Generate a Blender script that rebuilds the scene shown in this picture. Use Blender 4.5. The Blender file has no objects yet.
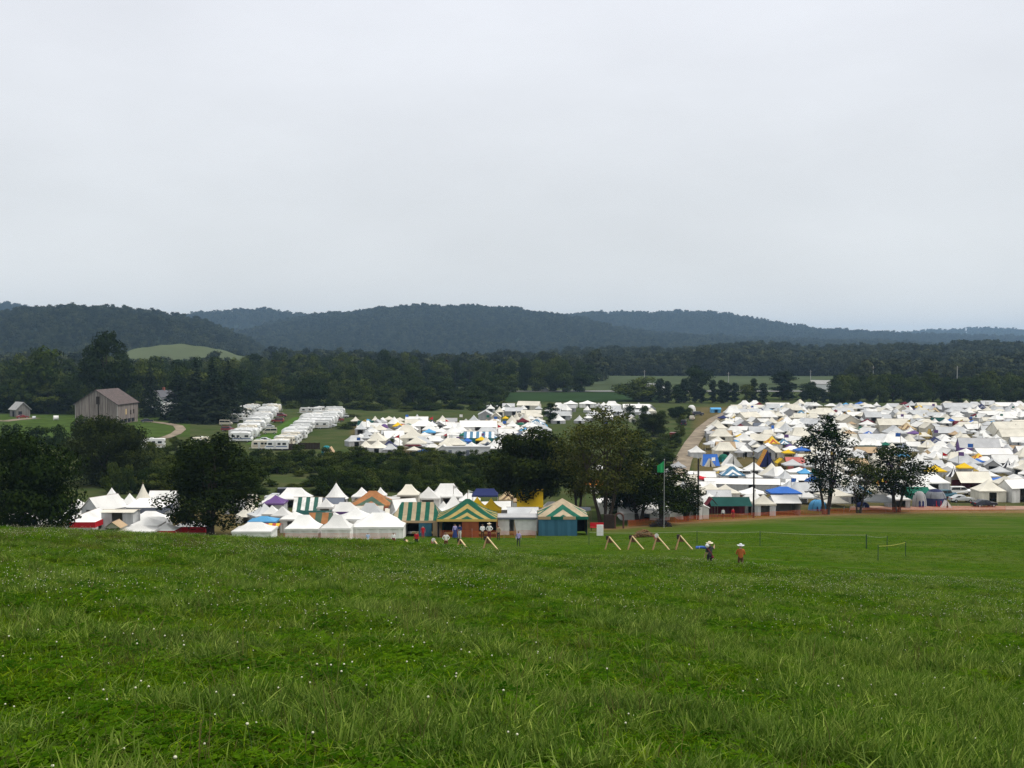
import bpy, bmesh, math, random
import numpy as np
from mathutils import Vector, Matrix
R = math.radians
rnd = random.Random(11)
nrs = np.random.RandomState(7)
S = bpy.context.scene
COL = S.collection

# ------------------------------------------------------------------ camera, sky, sun, exposure
F = 38.0/36.0*1024.0
PITCH = R(2.066)
CAMZ = 29.0
cam_d = bpy.data.cameras.new("camera"); cam = bpy.data.objects.new("camera", cam_d); COL.objects.link(cam)
cam_d.lens = 38.0; cam_d.sensor_width = 36.0; cam_d.clip_start = 0.1; cam_d.clip_end = 40000
cam.location = (0, 0, CAMZ); cam.rotation_euler = (math.pi/2-PITCH, 0, 0)
S.camera = cam

SUN_EL, SUN_AZ = R(60), R(105)          # azimuth from +y towards +x
world = bpy.data.worlds.new("World"); S.world = world; world.use_nodes = True
wt = world.node_tree; wn = wt.nodes; wl = wt.links
bgn = wn["Background"]; bgn.inputs["Strength"].default_value = 0.1
sky = wn.new("ShaderNodeTexSky"); sky.sky_type = 'NISHITA'; sky.sun_disc = False
sky.sun_elevation = SUN_EL; sky.sun_rotation = SUN_AZ; sky.dust_density = 3.0; sky.air_density = 1.0
tc = wn.new("ShaderNodeTexCoord")
sep = wn.new("ShaderNodeSeparateXYZ"); wl.new(tc.outputs["Generated"], sep.inputs[0])
ramp = wn.new("ShaderNodeValToRGB"); wl.new(sep.outputs["Z"], ramp.inputs[0])
e = ramp.color_ramp.elements
e[0].position = 0.0; e[0].color = (0.80, 0.82, 0.82, 1)
e[1].position = 0.32; e[1].color = (0.83, 0.85, 0.905, 1)
e2 = ramp.color_ramp.elements.new(0.13); e2.color = (0.74, 0.765, 0.79, 1)
e3 = ramp.color_ramp.elements.new(0.8); e3.color = (1.0, 1.0, 1.0, 1)
mp = wn.new("ShaderNodeMapping"); mp.inputs["Scale"].default_value = (1.0, 1.0, 2.6); wl.new(tc.outputs["Generated"], mp.inputs[0])
cn = wn.new("ShaderNodeTexNoise"); cn.inputs["Scale"].default_value = 2.2; cn.inputs["Detail"].default_value = 6; cn.inputs["Roughness"].default_value = .55
wl.new(mp.outputs[0], cn.inputs["Vector"])
cr = wn.new("ShaderNodeMapRange"); cr.inputs[1].default_value = .3; cr.inputs[2].default_value = .7; cr.inputs[3].default_value = 9.1; cr.inputs[4].default_value = 10.5
wl.new(cn.outputs["Fac"], cr.inputs[0])
cm = wn.new("ShaderNodeVectorMath"); cm.operation = 'SCALE'; wl.new(ramp.outputs[0], cm.inputs[0]); wl.new(cr.outputs[0], cm.inputs["Scale"])
mixs = wn.new("ShaderNodeMix"); mixs.data_type = 'RGBA'; mixs.inputs["Factor"].default_value = 0.94
wl.new(sky.outputs[0], mixs.inputs["A"]); wl.new(cm.outputs[0], mixs.inputs["B"]); wl.new(mixs.outputs["Result"], bgn.inputs["Color"])

sun_d = bpy.data.lights.new("sun", 'SUN'); sun = bpy.data.objects.new("sun", sun_d); COL.objects.link(sun)
sun_d.energy = 2.3; sun_d.angle = R(10); sun_d.color = (1.0, 0.96, 0.9)
sdir = Vector((math.sin(SUN_AZ)*math.cos(SUN_EL), math.cos(SUN_AZ)*math.cos(SUN_EL), math.sin(SUN_EL)))
sun.rotation_euler = sdir.to_track_quat('Z', 'Y').to_euler(); sun.location = (0, 0, 200)
vs = S.view_settings; vs.view_transform = 'Standard'; vs.look = 'None'; vs.gamma = 1; vs.exposure = 0.13; vs.use_curve_mapping = False
S.cycles.max_bounces = 5; S.cycles.diffuse_bounces = 2; S.cycles.glossy_bounces = 1; S.cycles.transmission_bounces = 2
S.cycles.volume_bounces = 0; S.cycles.transparent_max_bounces = 4
S.cycles.use_denoising = True; S.cycles.denoiser = 'OPENIMAGEDENOISE'; S.cycles.denoising_input_passes = 'RGB_ALBEDO_NORMAL'; S.cycles.denoising_prefilter = 'NONE'
try: S.cycles.sampling_pattern = 'BLUE_NOISE'
except Exception: pass

# ------------------------------------------------------------------ projection helpers
CP, SP = math.cos(PITCH), math.sin(PITCH)
def ray(px, py):
    a, b = (px-512)/F, (384-py)/F
    return (a, CP+b*SP, -SP+b*CP)
def proj(p):
    x, y, z = p[0], p[1], p[2]-CAMZ
    dep = y*CP - z*SP
    return 512+F*x/dep, 384-F*(y*SP+z*CP)/dep

# ------------------------------------------------------------------ terrain
_D = np.array([60, 75, 105, 126, 140, 170, 200, 260, 340, 500, 900, 20000.0])
_U = np.array([-.52, -.2, -.05, .1, .22, .5])
_V = np.array([
 [0, 12.9, 18.6, 22.6, 25.0, 28.2, 29.0, 29.0, 28.4, 28.2, 28.5, 28.5],
 [0, 14.0, 19.8, 23.2, 25.1, 28.2, 29.0, 29.2, 29.0, 28.4, 28.5, 28.5],
 [0, 14.6, 20.1, 23.2, 24.8, 28.0, 29.0, 29.4, 29.2, 28.4, 28.5, 28.5],
 [0, 15.4, 20.1, 23.0, 24.8, 27.8, 29.2, 29.5, 29.3, 28.5, 28.5, 28.5],
 [0, 15.9, 19.5, 22.3, 24.3, 27.8, 29.8, 29.6, 29.3, 28.5, 28.5, 28.5],
 [0, 16.4, 20.0, 22.9, 24.9, 28.1, 30.8, 30.3, 29.5, 28.5, 28.5, 28.5]])
def plane(x, y):
    return 1.65 + 0.166*y + 0.0585*x + 0.0115*np.sqrt(x*x+25.0)
def bumps(x, y):
    return (.035*np.sin(x*1.9+.7*np.sin(y*.8))*np.sin(y*1.3+1.1*np.sin(x*.6))
          + .32*np.exp(-((x-14)/8)**2-((y-57.5)/5)**2) + .10*np.sin(x*.37+1.3)*np.sin(y*.29+.5*np.sin(x*.21)) + .14*np.sin(x*.13-y*.09+2.0))
def H(x, y):
    x = np.asarray(x, float); y = np.asarray(y, float)
    x, y = np.broadcast_arrays(x, y)
    ye = np.maximum(y, 60.0)
    u = np.clip(x/ye, -.5199, .4999)
    iu = np.clip(np.searchsorted(_U, u)-1, 0, len(_U)-2)
    fu = (u-_U[iu])/(_U[iu+1]-_U[iu])
    V = _V.copy()
    idx = np.clip(np.searchsorted(_D, ye, side='right')-1, 0, len(_D)-2)
    fd = (ye-_D[idx])/(_D[idx+1]-_D[idx])
    def col(k, j):
        j = np.clip(j, 0, len(_D)-1)
        v = V[k, j]
        return np.where(j == 0, plane(_U[k]*60, 60.0), v)
    def lookup(k):
        p1 = col(k, idx); p2 = col(k, idx+1); p0 = col(k, idx-1); p3 = col(k, idx+2)
        d1 = _D[idx]; d2 = _D[idx+1]
        m1 = np.where(idx > 0, (p2-p0)/(d2-_D[np.maximum(idx-1, 0)]), .175)
        m2 = np.where(idx+2 < len(_D), (p3-p1)/(_D[np.minimum(idx+2, len(_D)-1)]-d1), 0)
        h = d2-d1; t = fd
        return ((2*t**3-3*t**2+1)*p1+(t**3-2*t**2+t)*h*m1+(-2*t**3+3*t**2)*p2+(t**3-t**2)*h*m2)
    far = lookup(iu)*(1-fu)+lookup(iu+1)*fu
    b = bumps(x, y)*np.clip((130-y)/60, 0.0, 1)
    return CAMZ - np.where(y < 60, plane(x, y), far) + b
def h1(x, y): return float(H(x, y))
def GD(px, d):                     # ground point seen in column px at depth d
    z = 0.0; x = 0.0
    for _ in range(4):
        x = (px-512)/F*(d*CP-(z-CAMZ)*SP)
        z = h1(x, d)
    return Vector((x, d, z))
def G(px, py, d0=62.0, d1=3000):   # ground point hit by the pixel's ray beyond depth d0
    r = ray(px, py); d = d0
    while d < d1:
        t = d/r[1]
        if CAMZ+r[2]*t < h1(r[0]*t, d): break
        d *= 1.006
    return Vector((r[0]*t, d, h1(r[0]*t, d)))
def ztop(d, x, py):                # height of the point at depth d in pixel row py
    r = ray(512, py); return CAMZ+r[2]/r[1]*d

# ------------------------------------------------------------------ object helpers
def link(o, parent=None):
    COL.objects.link(o)
    if parent is not None: o.parent = parent
    return o
def tag(o, label=None, cat=None, group=None, kind=None):
    if label: o["label"] = label
    if cat: o["category"] = cat
    if group: o["group"] = group
    if kind: o["kind"] = kind
    return o
def empty(name, loc=(0, 0, 0), rz=0.0):
    o = bpy.data.objects.new(name, None); o.location = loc; o.rotation_euler = (0, 0, rz); o.empty_display_size = .3
    return link(o)
def copy_tree(o, parent=None):
    c = o.copy(); COL.objects.link(c)
    if parent is not None: c.parent = parent
    for ch in list(o.children): copy_tree(ch, c)
    return c
class MB:
    """collects polygons; build() links them as one mesh object"""
    def __init__(s): s.v = []; s.f = []; s.m = []; s.st = []
    def add(s, vs, fs, m=0, st=None):
        b = len(s.v); s.v += [tuple(p) for p in vs]; s.f += [tuple(i+b for i in f) for f in fs]; s.m += [m]*len(fs)
        s.st += list(st) if st is not None else [0.0]*len(vs)
    def quad(s, a, b, c, d, m=0): s.add([a, b, c, d], [(0, 1, 2, 3)], m)
    def box(s, c, size, m=0, rz=0.0, bev=0.0, rx=0.0):
        x, y, z = size[0]/2, size[1]/2, size[2]/2
        M = Matrix.Translation(c) @ Matrix.Rotation(rz, 4, 'Z') @ Matrix.Rotation(rx, 4, 'X')
        if bev <= 0:
            vs = [M @ Vector(p) for p in [(-x,-y,-z),(x,-y,-z),(x,y,-z),(-x,y,-z),(-x,-y,z),(x,-y,z),(x,y,z),(-x,y,z)]]
            s.add(vs, [(0,3,2,1),(4,5,6,7),(0,1,5,4),(1,2,6,5),(2,3,7,6),(3,0,4,7)], m)
        else:
            bm = bmesh.new(); bmesh.ops.create_cube(bm, size=1)
            for v in bm.verts: v.co = Vector((v.co.x*size[0], v.co.y*size[1], v.co.z*size[2]))
            bmesh.ops.bevel(bm, geom=list(bm.edges), offset=bev, segments=2, affect='EDGES', profile=.5)
            bm.verts.ensure_lookup_table()
            s.add([M @ v.co for v in bm.verts], [tuple(v.index for v in f.verts) for f in bm.faces], m); bm.free()
    def tube(s, pts, rad, n=6, m=0, cap=True):
        pts = [Vector(p) for p in pts]
        if not hasattr(rad, '__len__'): rad = [rad]*len(pts)
        rings = []; up = Vector((.13, .27, .95))
        vs = []; fs = []
        for i, p in enumerate(pts):
            t = (pts[min(i+1, len(pts)-1)]-pts[max(i-1, 0)]).normalized()
            a = t.cross(up)
            if a.length < .05: a = t.cross(Vector((1, 0, 0)))
            a.normalize(); b = t.cross(a)
            for k in range(n):
                g = 2*math.pi*k/n; vs.append(p+rad[i]*(math.cos(g)*a+math.sin(g)*b))
        for i in range(len(pts)-1):
            for k in range(n):
                fs.append((i*n+k, i*n+(k+1) % n, (i+1)*n+(k+1) % n, (i+1)*n+k))
        if cap: fs.append(tuple(range(n))); fs.append(tuple((len(pts)-1)*n+k for k in reversed(range(n))))
        s.add(vs, fs, m)
    def cyl(s, c, r, h, axis='Z', n=12, m=0):
        d = {'X': Vector((1,0,0)), 'Y': Vector((0,1,0)), 'Z': Vector((0,0,1))}[axis]*h/2
        s.tube([Vector(c)-d, Vector(c)+d], r, n, m)
    def prism(s, poly, axis, a, b, m=0):       # poly in the plane across axis, extruded a..b
        n = len(poly)
        def P(u, w, t): return {'X': (t, u, w), 'Y': (u, t, w), 'Z': (u, w, t)}[axis]
        vs = [P(u, w, a) for u, w in poly]+[P(u, w, b) for u, w in poly]
        fs = [tuple(range(n)), tuple(reversed(range(n, 2*n)))]+[(i, i+n, (i+1) % n+n, (i+1) % n) for i in range(n)]
        s.add(vs, fs, m)
    def ball(s, c, r, m=0, nu=10, nv=7, half=False):
        rx, ry, rz = r if hasattr(r, '__len__') else (r, r, r)
        vs = []; fs = []
        for j in range(nv+1):
            ph = (math.pi/2 if half else math.pi)*j/nv
            for i in range(nu):
                g = 2*math.pi*i/nu
                vs.append((c[0]+rx*math.sin(ph)*math.cos(g), c[1]+ry*math.sin(ph)*math.sin(g), c[2]+rz*math.cos(ph)))
        for j in range(nv):
            for i in range(nu):
                fs.append((j*nu+i, (j+1)*nu+i, (j+1)*nu+(i+1) % nu, j*nu+(i+1) % nu))
        s.add(vs, fs, m)
    def mesh(s, name, mats, smooth=False):
        me = bpy.data.meshes.new(name); me.from_pydata(s.v, [], s.f)
        for mt in (mats if isinstance(mats, (list, tuple)) else [mats]): me.materials.append(mt)
        me.polygons.foreach_set("material_index", s.m)
        if any(s.st):
            a = me.attributes.new("stripe", 'FLOAT', 'POINT'); a.data.foreach_set("value", s.st)
        if smooth: me.polygons.foreach_set("use_smooth", [True]*len(s.f))
        me.update(); return me
    def build(s, name, mats, parent=None, smooth=False):
        return link(bpy.data.objects.new(name, s.mesh(name, mats, smooth)), parent)
def np_mesh(name, verts, quads, mat, attrs=None, smooth=False):
    me = bpy.data.meshes.new(name); n, q = len(verts), len(quads); k = quads.shape[1]
    me.vertices.add(n); me.vertices.foreach_set("co", np.asarray(verts, np.float32).ravel())
    me.loops.add(q*k); me.loops.foreach_set("vertex_index", np.asarray(quads, np.int32).ravel())
    me.polygons.add(q); me.polygons.foreach_set("loop_start", np.arange(0, q*k, k, dtype=np.int32))
    try: me.polygons.foreach_set("loop_total", np.full(q, k, np.int32))
    except Exception: pass
    for nm, arr in (attrs or {}).items():
        a = me.attributes.new(nm, 'FLOAT', 'POINT'); a.data.foreach_set("value", np.asarray(arr, np.float32))
    me.materials.append(mat)
    if smooth: me.polygons.foreach_set("use_smooth", np.ones(q, bool))
    me.update(calc_edges=True); me.validate(); return me

# ------------------------------------------------------------------ materials
def new_mat(name):
    m = bpy.data.materials.new(name); m.use_nodes = True
    return m, m.node_tree.nodes, m.node_tree.links, m.node_tree.nodes["Principled BSDF"]
def N(nt, t, **kw):
    n = nt.new(t)
    for k, v in kw.items(): setattr(n, k, v)
    return n
def mixc(nt, lk, fac, a, b):
    n = nt.new("ShaderNodeMix"); n.data_type = 'RGBA'
    for sock, v in (("Factor", fac), ("A", a), ("B", b)):
        if hasattr(v, 'links') or hasattr(v, 'is_linked'): lk.new(v, n.inputs[sock])
        else: n.inputs[sock].default_value = v if sock == "Factor" else (*v, 1)
    return n.outputs["Result"]
def mrange(nt, lk, src, a, b, c, d):
    n = nt.new("ShaderNodeMapRange"); lk.new(src, n.inputs[0])
    for i, v in enumerate((a, b, c, d)): n.inputs[i+1].default_value = v
    return n.outputs[0]
def noise(nt, lk, vec, scale, detail=4, rough=.55):
    n = nt.new("ShaderNodeTexNoise"); n.inputs["Scale"].default_value = scale; n.inputs["Detail"].default_value = detail; n.inputs["Roughness"].default_value = rough
    if vec is not None: lk.new(vec, n.inputs["Vector"])
    return n.outputs["Fac"]
def paint(name, col, rough=.6, metal=0.0, mottle=.12, scale=3.0, spec=.3, rand=.0):
    m, nt, lk, b = new_mat(name)
    t = nt.new("ShaderNodeTexCoord").outputs["Object"]
    f = mrange(nt, lk, noise(nt, lk, t, scale, 5), .3, .7, 1-mottle, 1+mottle*.5)
    src = f
    if rand:
        oi = nt.new("ShaderNodeObjectInfo").outputs["Random"]
        g = mrange(nt, lk, oi, 0, 1, 1-rand, 1.0)
        mm = nt.new("ShaderNodeMath"); mm.operation = 'MULTIPLY'; lk.new(f, mm.inputs[0]); lk.new(g, mm.inputs[1]); src = mm.outputs[0]
    v = nt.new("ShaderNodeVectorMath"); v.operation = 'SCALE'; v.inputs[0].default_value = col; lk.new(src, v.inputs["Scale"])
    lk.new(v.outputs[0], b.inputs["Base Color"])
    b.inputs["Roughness"].default_value = rough; b.inputs["Metallic"].default_value = metal; b.inputs["Specular IOR Level"].default_value = spec
    return m
def striped(name, ca, cb, duty=.5):
    m, nt, lk, b = new_mat(name)
    at = N(nt, "ShaderNodeAttribute", attribute_name="stripe").outputs["Fac"]
    fr = N(nt, "ShaderNodeMath", operation='FRACT'); lk.new(at, fr.inputs[0])
    gt = N(nt, "ShaderNodeMath", operation='GREATER_THAN'); lk.new(fr.outputs[0], gt.inputs[0]); gt.inputs[1].default_value = duty
    t = nt.new("ShaderNodeTexCoord").outputs["Object"]
    f = mrange(nt, lk, noise(nt, lk, t, 1.5, 5), .3, .7, .70, 1.05)
    c = mixc(nt, lk, gt.outputs[0], ca, cb)
    v = N(nt, "ShaderNodeVectorMath", operation='SCALE'); lk.new(c, v.inputs[0]); lk.new(f, v.inputs["Scale"])
    lk.new(v.outputs[0], b.inputs["Base Color"]); b.inputs["Roughness"].default_value = .9; b.inputs["Specular IOR Level"].default_value = .1
    return m
FAB = {}
def fabric(key, col=None):
    if key not in FAB: FAB[key] = paint("canvas_"+key, col, .9, 0, .16, .45, .1, .24)
    return FAB[key]
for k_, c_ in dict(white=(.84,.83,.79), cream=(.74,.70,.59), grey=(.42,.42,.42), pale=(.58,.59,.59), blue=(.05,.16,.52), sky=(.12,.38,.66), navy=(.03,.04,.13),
                   green=(.02,.15,.10), darkgreen=(.015,.07,.06), red=(.55,.02,.03), maroon=(.14,.02,.03), yellow=(.80,.52,.02), gold=(.62,.44,.12), tan=(.50,.36,.22), purple=(.16,.09,.25),
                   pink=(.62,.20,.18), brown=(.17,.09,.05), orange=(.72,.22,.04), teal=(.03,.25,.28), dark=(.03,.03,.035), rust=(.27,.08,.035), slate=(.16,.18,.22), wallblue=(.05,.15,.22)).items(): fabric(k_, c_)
STR = dict(greentan=striped("stripe_green_tan", (.016,.10,.065), (.38,.31,.20)), greenyellow=striped("stripe_green_yellow", (.016,.10,.06), (.38,.29,.10)),
           tangreen=striped("stripe_tan_green", (.46,.37,.25), (.022,.13,.085)), browngreen=striped("stripe_brown_green", (.38,.17,.07), (.08,.13,.09)),
           whitegreen=striped("stripe_white_green", (.84,.83,.78), (.05,.14,.11)), bluewhite=striped("stripe_blue_white", (.10,.22,.33), (.84,.84,.82)),
           blackwhite=striped("stripe_black_white", (.02,.02,.03), (.84,.84,.82)), yellowred=striped("stripe_yellow_red", (.75,.5,.06), (.45,.08,.05)),
           tanbrown=striped("stripe_tan_brown", (.55,.42,.24), (.16,.10,.06)), bluetan=striped("stripe_blue_tan", (.05,.2,.3), (.42,.30,.2)), navygrey=striped("stripe_navy_grey", (.035,.04,.10), (.22,.23,.25)),
           redwhite=striped("stripe_red_white", (.5,.03,.04), (.84,.83,.8)))
def cl(key): return STR.get(key) or FAB[key]
WOOD = paint("weathered_wood", (.20,.15,.11), .85, 0, .3, 6, .2)
PALEWOOD = paint("pale_lumber", (.62,.46,.25), .7, 0, .15, 6, .2)
DARKWOOD = paint("dark_wood", (.035,.024,.018), .85, 0, .3, 5, .2)
STEEL = paint("grey_metal", (.42,.43,.44), .45, .6, .08, 4)
RUBBER = paint("black_rubber", (.02,.02,.02), .8)
GLASS = paint("dark_glass", (.025,.03,.035), .08, 0, .05, 2, .6)
BARK = paint("bark", (.05,.038,.028), .95, 0, .35, 9, .1)
def leaf_mat(name, dark, light, rand=.25):
    m, nt, lk, b = new_mat(name)
    at = N(nt, "ShaderNodeAttribute", attribute_name="tint").outputs["Fac"]
    oi = nt.new("ShaderNodeObjectInfo").outputs["Random"]
    c = mixc(nt, lk, at, dark, light)
    hue = N(nt, "ShaderNodeHueSaturation"); lk.new(c, hue.inputs["Color"])
    lk.new(mrange(nt, lk, oi, 0, 1, .465, .515), hue.inputs["Hue"]); lk.new(mrange(nt, lk, oi, 0, 1, 1+rand, 1-rand), hue.inputs["Value"])
    lk.new(hue.outputs[0], b.inputs["Base Color"]); b.inputs["Roughness"].default_value = .9; b.inputs["Specular IOR Level"].default_value = .0
    return m
LEAF_NEAR = leaf_mat("leaves_dark", (.005,.012,.003), (.024,.039,.006), .12)
LEAF_WILLOW = leaf_mat("leaves_willow", (.016,.029,.004), (.090,.092,.018), .1)
LEAF_MID = leaf_mat("leaves_mid", (.009,.022,.004), (.056,.080,.014), .5)
LEAF_FIR = leaf_mat("needles", (.008,.018,.009), (.024,.036,.018), .2)
LEAF_FAR = leaf_mat("leaves_far", (.011,.020,.010), (.052,.064,.026), .55)
# ------------------------------------------------------------------ ground
def ground_material():
    m, nt, lk, b = new_mat("turf")
    pos = nt.new("ShaderNodeNewGeometry").outputs["Position"]
    mow = N(nt, "ShaderNodeAttribute", attribute_name="mown").outputs["Fac"]
    dirt = N(nt, "ShaderNodeAttribute", attribute_name="dirt").outputs["Fac"]
    val = N(nt, "ShaderNodeAttribute", attribute_name="valley").outputs["Fac"]
    n1 = noise(nt, lk, pos, .10, 5, .6); n2 = noise(nt, lk, pos, .9, 5, .65); n3 = noise(nt, lk, pos, 6.0, 3, .6)
    rough = mixc(nt, lk, mrange(nt, lk, n2, .35, .68, 0, 1), (.022,.050,.008), (.060,.105,.018))
    a = mixc(nt, lk, mrange(nt, lk, n2, .3, .7, 0, 1), (.025,.066,.003), (.052,.106,.005))
    a = mixc(nt, lk, mrange(nt, lk, n1, .46, .74, 0, .75), a, (.095,.105,.030))
    mp_ = N(nt, "ShaderNodeMapping"); mp_.inputs['Scale'].default_value = (.05, .45, .3); lk.new(pos, mp_.inputs[0])
    a = mixc(nt, lk, mrange(nt, lk, noise(nt, lk, mp_.outputs[0], 1.0, 4, .6), .46, .66, 0, .8), a, (.085,.115,.026))
    a = mixc(nt, lk, mrange(nt, lk, n3, .4, .75, 0, .35), a, (.030,.062,.008))
    c = mixc(nt, lk, mow, rough, a)
    v = mixc(nt, lk, mrange(nt, lk, n1, .35, .7, 0, 1), (.040,.062,.018), (.075,.080,.034))
    c = mixc(nt, lk, val, c, v)
    dd = mixc(nt, lk, mrange(nt, lk, n2, .3, .7, 0, 1), (.17,.085,.038), (.26,.16,.09))
    c = mixc(nt, lk, dirt, c, dd)
    lk.new(c, b.inputs["Base Color"]); b.inputs["Roughness"].default_value = 1; b.inputs["Specular IOR Level"].default_value = .0
    bp = N(nt, "ShaderNodeBump"); bp.inputs["Strength"].default_value = .6; bp.inputs["Distance"].default_value = .12
    lk.new(n3, bp.inputs["Height"]); lk.new(bp.outputs[0], b.inputs["Normal"])
    return m
rows = np.concatenate([np.arange(-40, 60, .8), np.arange(60, 330, 1.4), np.arange(330, 1000, 10), np.linspace(1000, 8700, 50)])
us = np.linspace(-1.05, 1.05, 340)
Y = np.repeat(rows[:, None], len(us), 1); X = us[None, :]*np.maximum(Y, 60)
Z = H(X, Y)
_FPX = [560, 620, 680, 715, 750, 800, 860, 930, 1024, 1100]
_FD = [G(px, py, 100).y for px, py in zip(_FPX, [532, 528, 523, 521, 519, 516, 513.5, 512, 511.5, 511.5])]
def fence_depth(px):      # depth of the orange fence line, per picture column
    return np.interp(px, _FPX, _FD)
PX = 512+F*X/np.maximum(Y, 1)
mown = np.clip((Y-57)/6, 0, 1)
fd_ = fence_depth(PX)
valley = np.clip((Y-(fd_+3))/6, 0, 1)*(PX > 560)+np.clip((Y-139)/5, 0, 1)*(PX <= 560)
dirt = np.exp(-((Y-fd_+.2)/3.2)**4)*np.clip((PX-585)/25, 0, 1)*.6 + np.exp(-((Y-fd_+5)/7)**2)*.25*np.clip((PX-585)/25, 0, 1)
dirt = np.clip(dirt+.55*np.exp(-((Y-46)/7)**2)*np.clip((250-PX)/200, 0, 1)*(Y > 30)*.9, 0, 1)
camp = np.clip((PX-690)/10, 0, 1)*np.clip((Y-fd_-8)/8, 0, 1)*np.clip((505-Y)/15, 0, 1)+((PX > 350) & (PX < 548) & (Y > 284) & (Y < 402))+((PX > 60) & (PX < 545) & (Y > 141) & (Y < 188))
dirt = np.maximum(dirt, .32*camp)
nr, nc = X.shape
I = np.arange(nr*nc).reshape(nr, nc)
Q = np.stack([I[:-1, :-1], I[:-1, 1:], I[1:, 1:], I[1:, :-1]], -1).reshape(-1, 4)
gm = np_mesh("ground", np.stack([X, Y, Z], -1).reshape(-1, 3), Q, ground_material(), dict(mown=mown.ravel(), valley=valley.ravel(), dirt=dirt.ravel()), True)
tag(link(bpy.data.objects.new("ground", gm)), "grassy hillside running down to the camp in the valley", "ground", kind="structure")

def sheet(name, left, right, mat, off=.06, step=2.0, label=None):
    """strip over the terrain between two polylines of ground points"""
    def res(pl):
        out = []
        n = 60
        L = [0]
        for a, b in zip(pl[:-1], pl[1:]): L.append(L[-1]+(Vector(b[:2])-Vector(a[:2])).length)
        for i in range(n+1):
            s = L[-1]*i/n; k = 0
            while k < len(L)-2 and L[k+1] < s: k += 1
            t = (s-L[k])/max(L[k+1]-L[k], 1e-6); out.append(Vector(pl[k][:2]).lerp(Vector(pl[k+1][:2]), t))
        return out
    A, B = res(left), res(right); w = 14
    vs = []; 
    for a, b in zip(A, B):
        for k in range(w+1):
            p = a.lerp(b, k/w); vs.append((p.x, p.y, h1(p.x, p.y)+off))
    nv = w+1
    fs = [(i*nv+k, i*nv+k+1, (i+1)*nv+k+1, (i+1)*nv+k) for i in range(len(A)-1) for k in range(w)]
    mb = MB(); mb.add(vs, fs)
    return tag(mb.build(name, mat, smooth=True), label or name, name.replace('_', ' '), kind="structure")
DIRT = paint("pale_dirt", (.25,.205,.15), .95, 0, .45, .22, .05)
PINKDIRT = paint("pink_dirt", (.34,.215,.16), .95, 0, .25, .4, .05)
FIELD1 = paint("far_crop", (.066,.086,.044), 1, 0, .25, .02, .0)
FIELD2 = paint("green_crop", (.028,.052,.020), 1, 0, .2, .03, .0)
MEADOW = paint("pale_meadow", (.088,.106,.056), 1, 0, .2, .02, .0)
LAWN = paint("lawn", (.055,.088,.020), 1, 0, .35, .15, .0)
LANE = paint('lane_grass', (.062,.120,.022), 1, 0, .3, .2, .0)
ASPH = paint("road_surface", (.22,.22,.21), .9, 0, .1, .2, .1)
road_c = [(672, 500), (684, 462), (693, 444), (703, 430), (716, 419), (733, 411), (760, 406)]
L_, R_ = [], []
for px, py in road_c:
    g = G(px, py, 180); L_.append(g+Vector((-2.6, 0, 0))); R_.append(g+Vector((2.0, 0, 0)))
sheet("dirt_road", L_, R_, DIRT, .28, label="pale dirt road climbing between the tents")
sheet("dirt_track", [G(px, 510.5, 150) for px in (850, 930, 1040, 1100)], [G(px, 507, 150) for px in (850, 930, 1040, 1100)], PINKDIRT, .07, label="pinkish dirt track along the edge of the field")
sheet("lawn", [G(px, 444.5, 200) for px in (246, 268)], [G(px, 417.5, 200) for px in (294, 322)], LANE, .07, label="grass lane between the two rows of campers")
def drive(pts, w, name, label, off):
    a = [G(*p, 200) for p in pts]; l = []; r = []
    for i, p in enumerate(a):
        t = (a[min(i+1, len(a)-1)]-a[max(i-1, 0)]); t.z = 0; t.normalize(); n = Vector((-t.y, t.x, 0))*w/2
        l.append(p+n); r.append(p-n)
    sheet(name, l, r, DIRT, off, label=label)
sheet("meadow_bank", [G(px, 437, 200) for px in (0, 190)], [G(px, 414.5, 200) for px in (0, 190)], LAWN, .06, label="grassy bank round the old barn")
drive([(139, 444), (152, 441), (166, 438), (176, 434), (181, 430), (178, 426.5), (168, 424), (156, 422.5), (146, 422)], 3.4, "gravel_drive", "pale gravel drive looping beside the barn", .16)
drive([(-10, 421), (6, 421.5), (20, 420), (36, 418.6)], 6, "dirt_path", "dirt path leading past the small shed", .17)
def farfield(name, px0, px1, py0, py1, mat, off, label):
    d0 = 28.4*F/(py0-345); d1 = 28.4*F/(py1-345)
    sheet(name, [((px0-512)/F*d0, d0), ((px1-512)/F*d0, d0)], [((px0-512)/F*d1, d1), ((px1-512)/F*d1, d1)], mat, off, label=label)
farfield("far_field", 560, 860, 384.5, 375.0, FIELD1, .25, "pale crop field beyond the dark treeline")
farfield("green_field", 505, 660, 402, 393, FIELD2, .25, "dark green field behind the tents")
farfield("mown_field", 560, 900, 392, 385.2, FIELD1, .3, "mown field beside the highway")
farfield("highway", 480, 900, 392.3, 391.2, ASPH, .45, "pale highway crossing the far fields")

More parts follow.
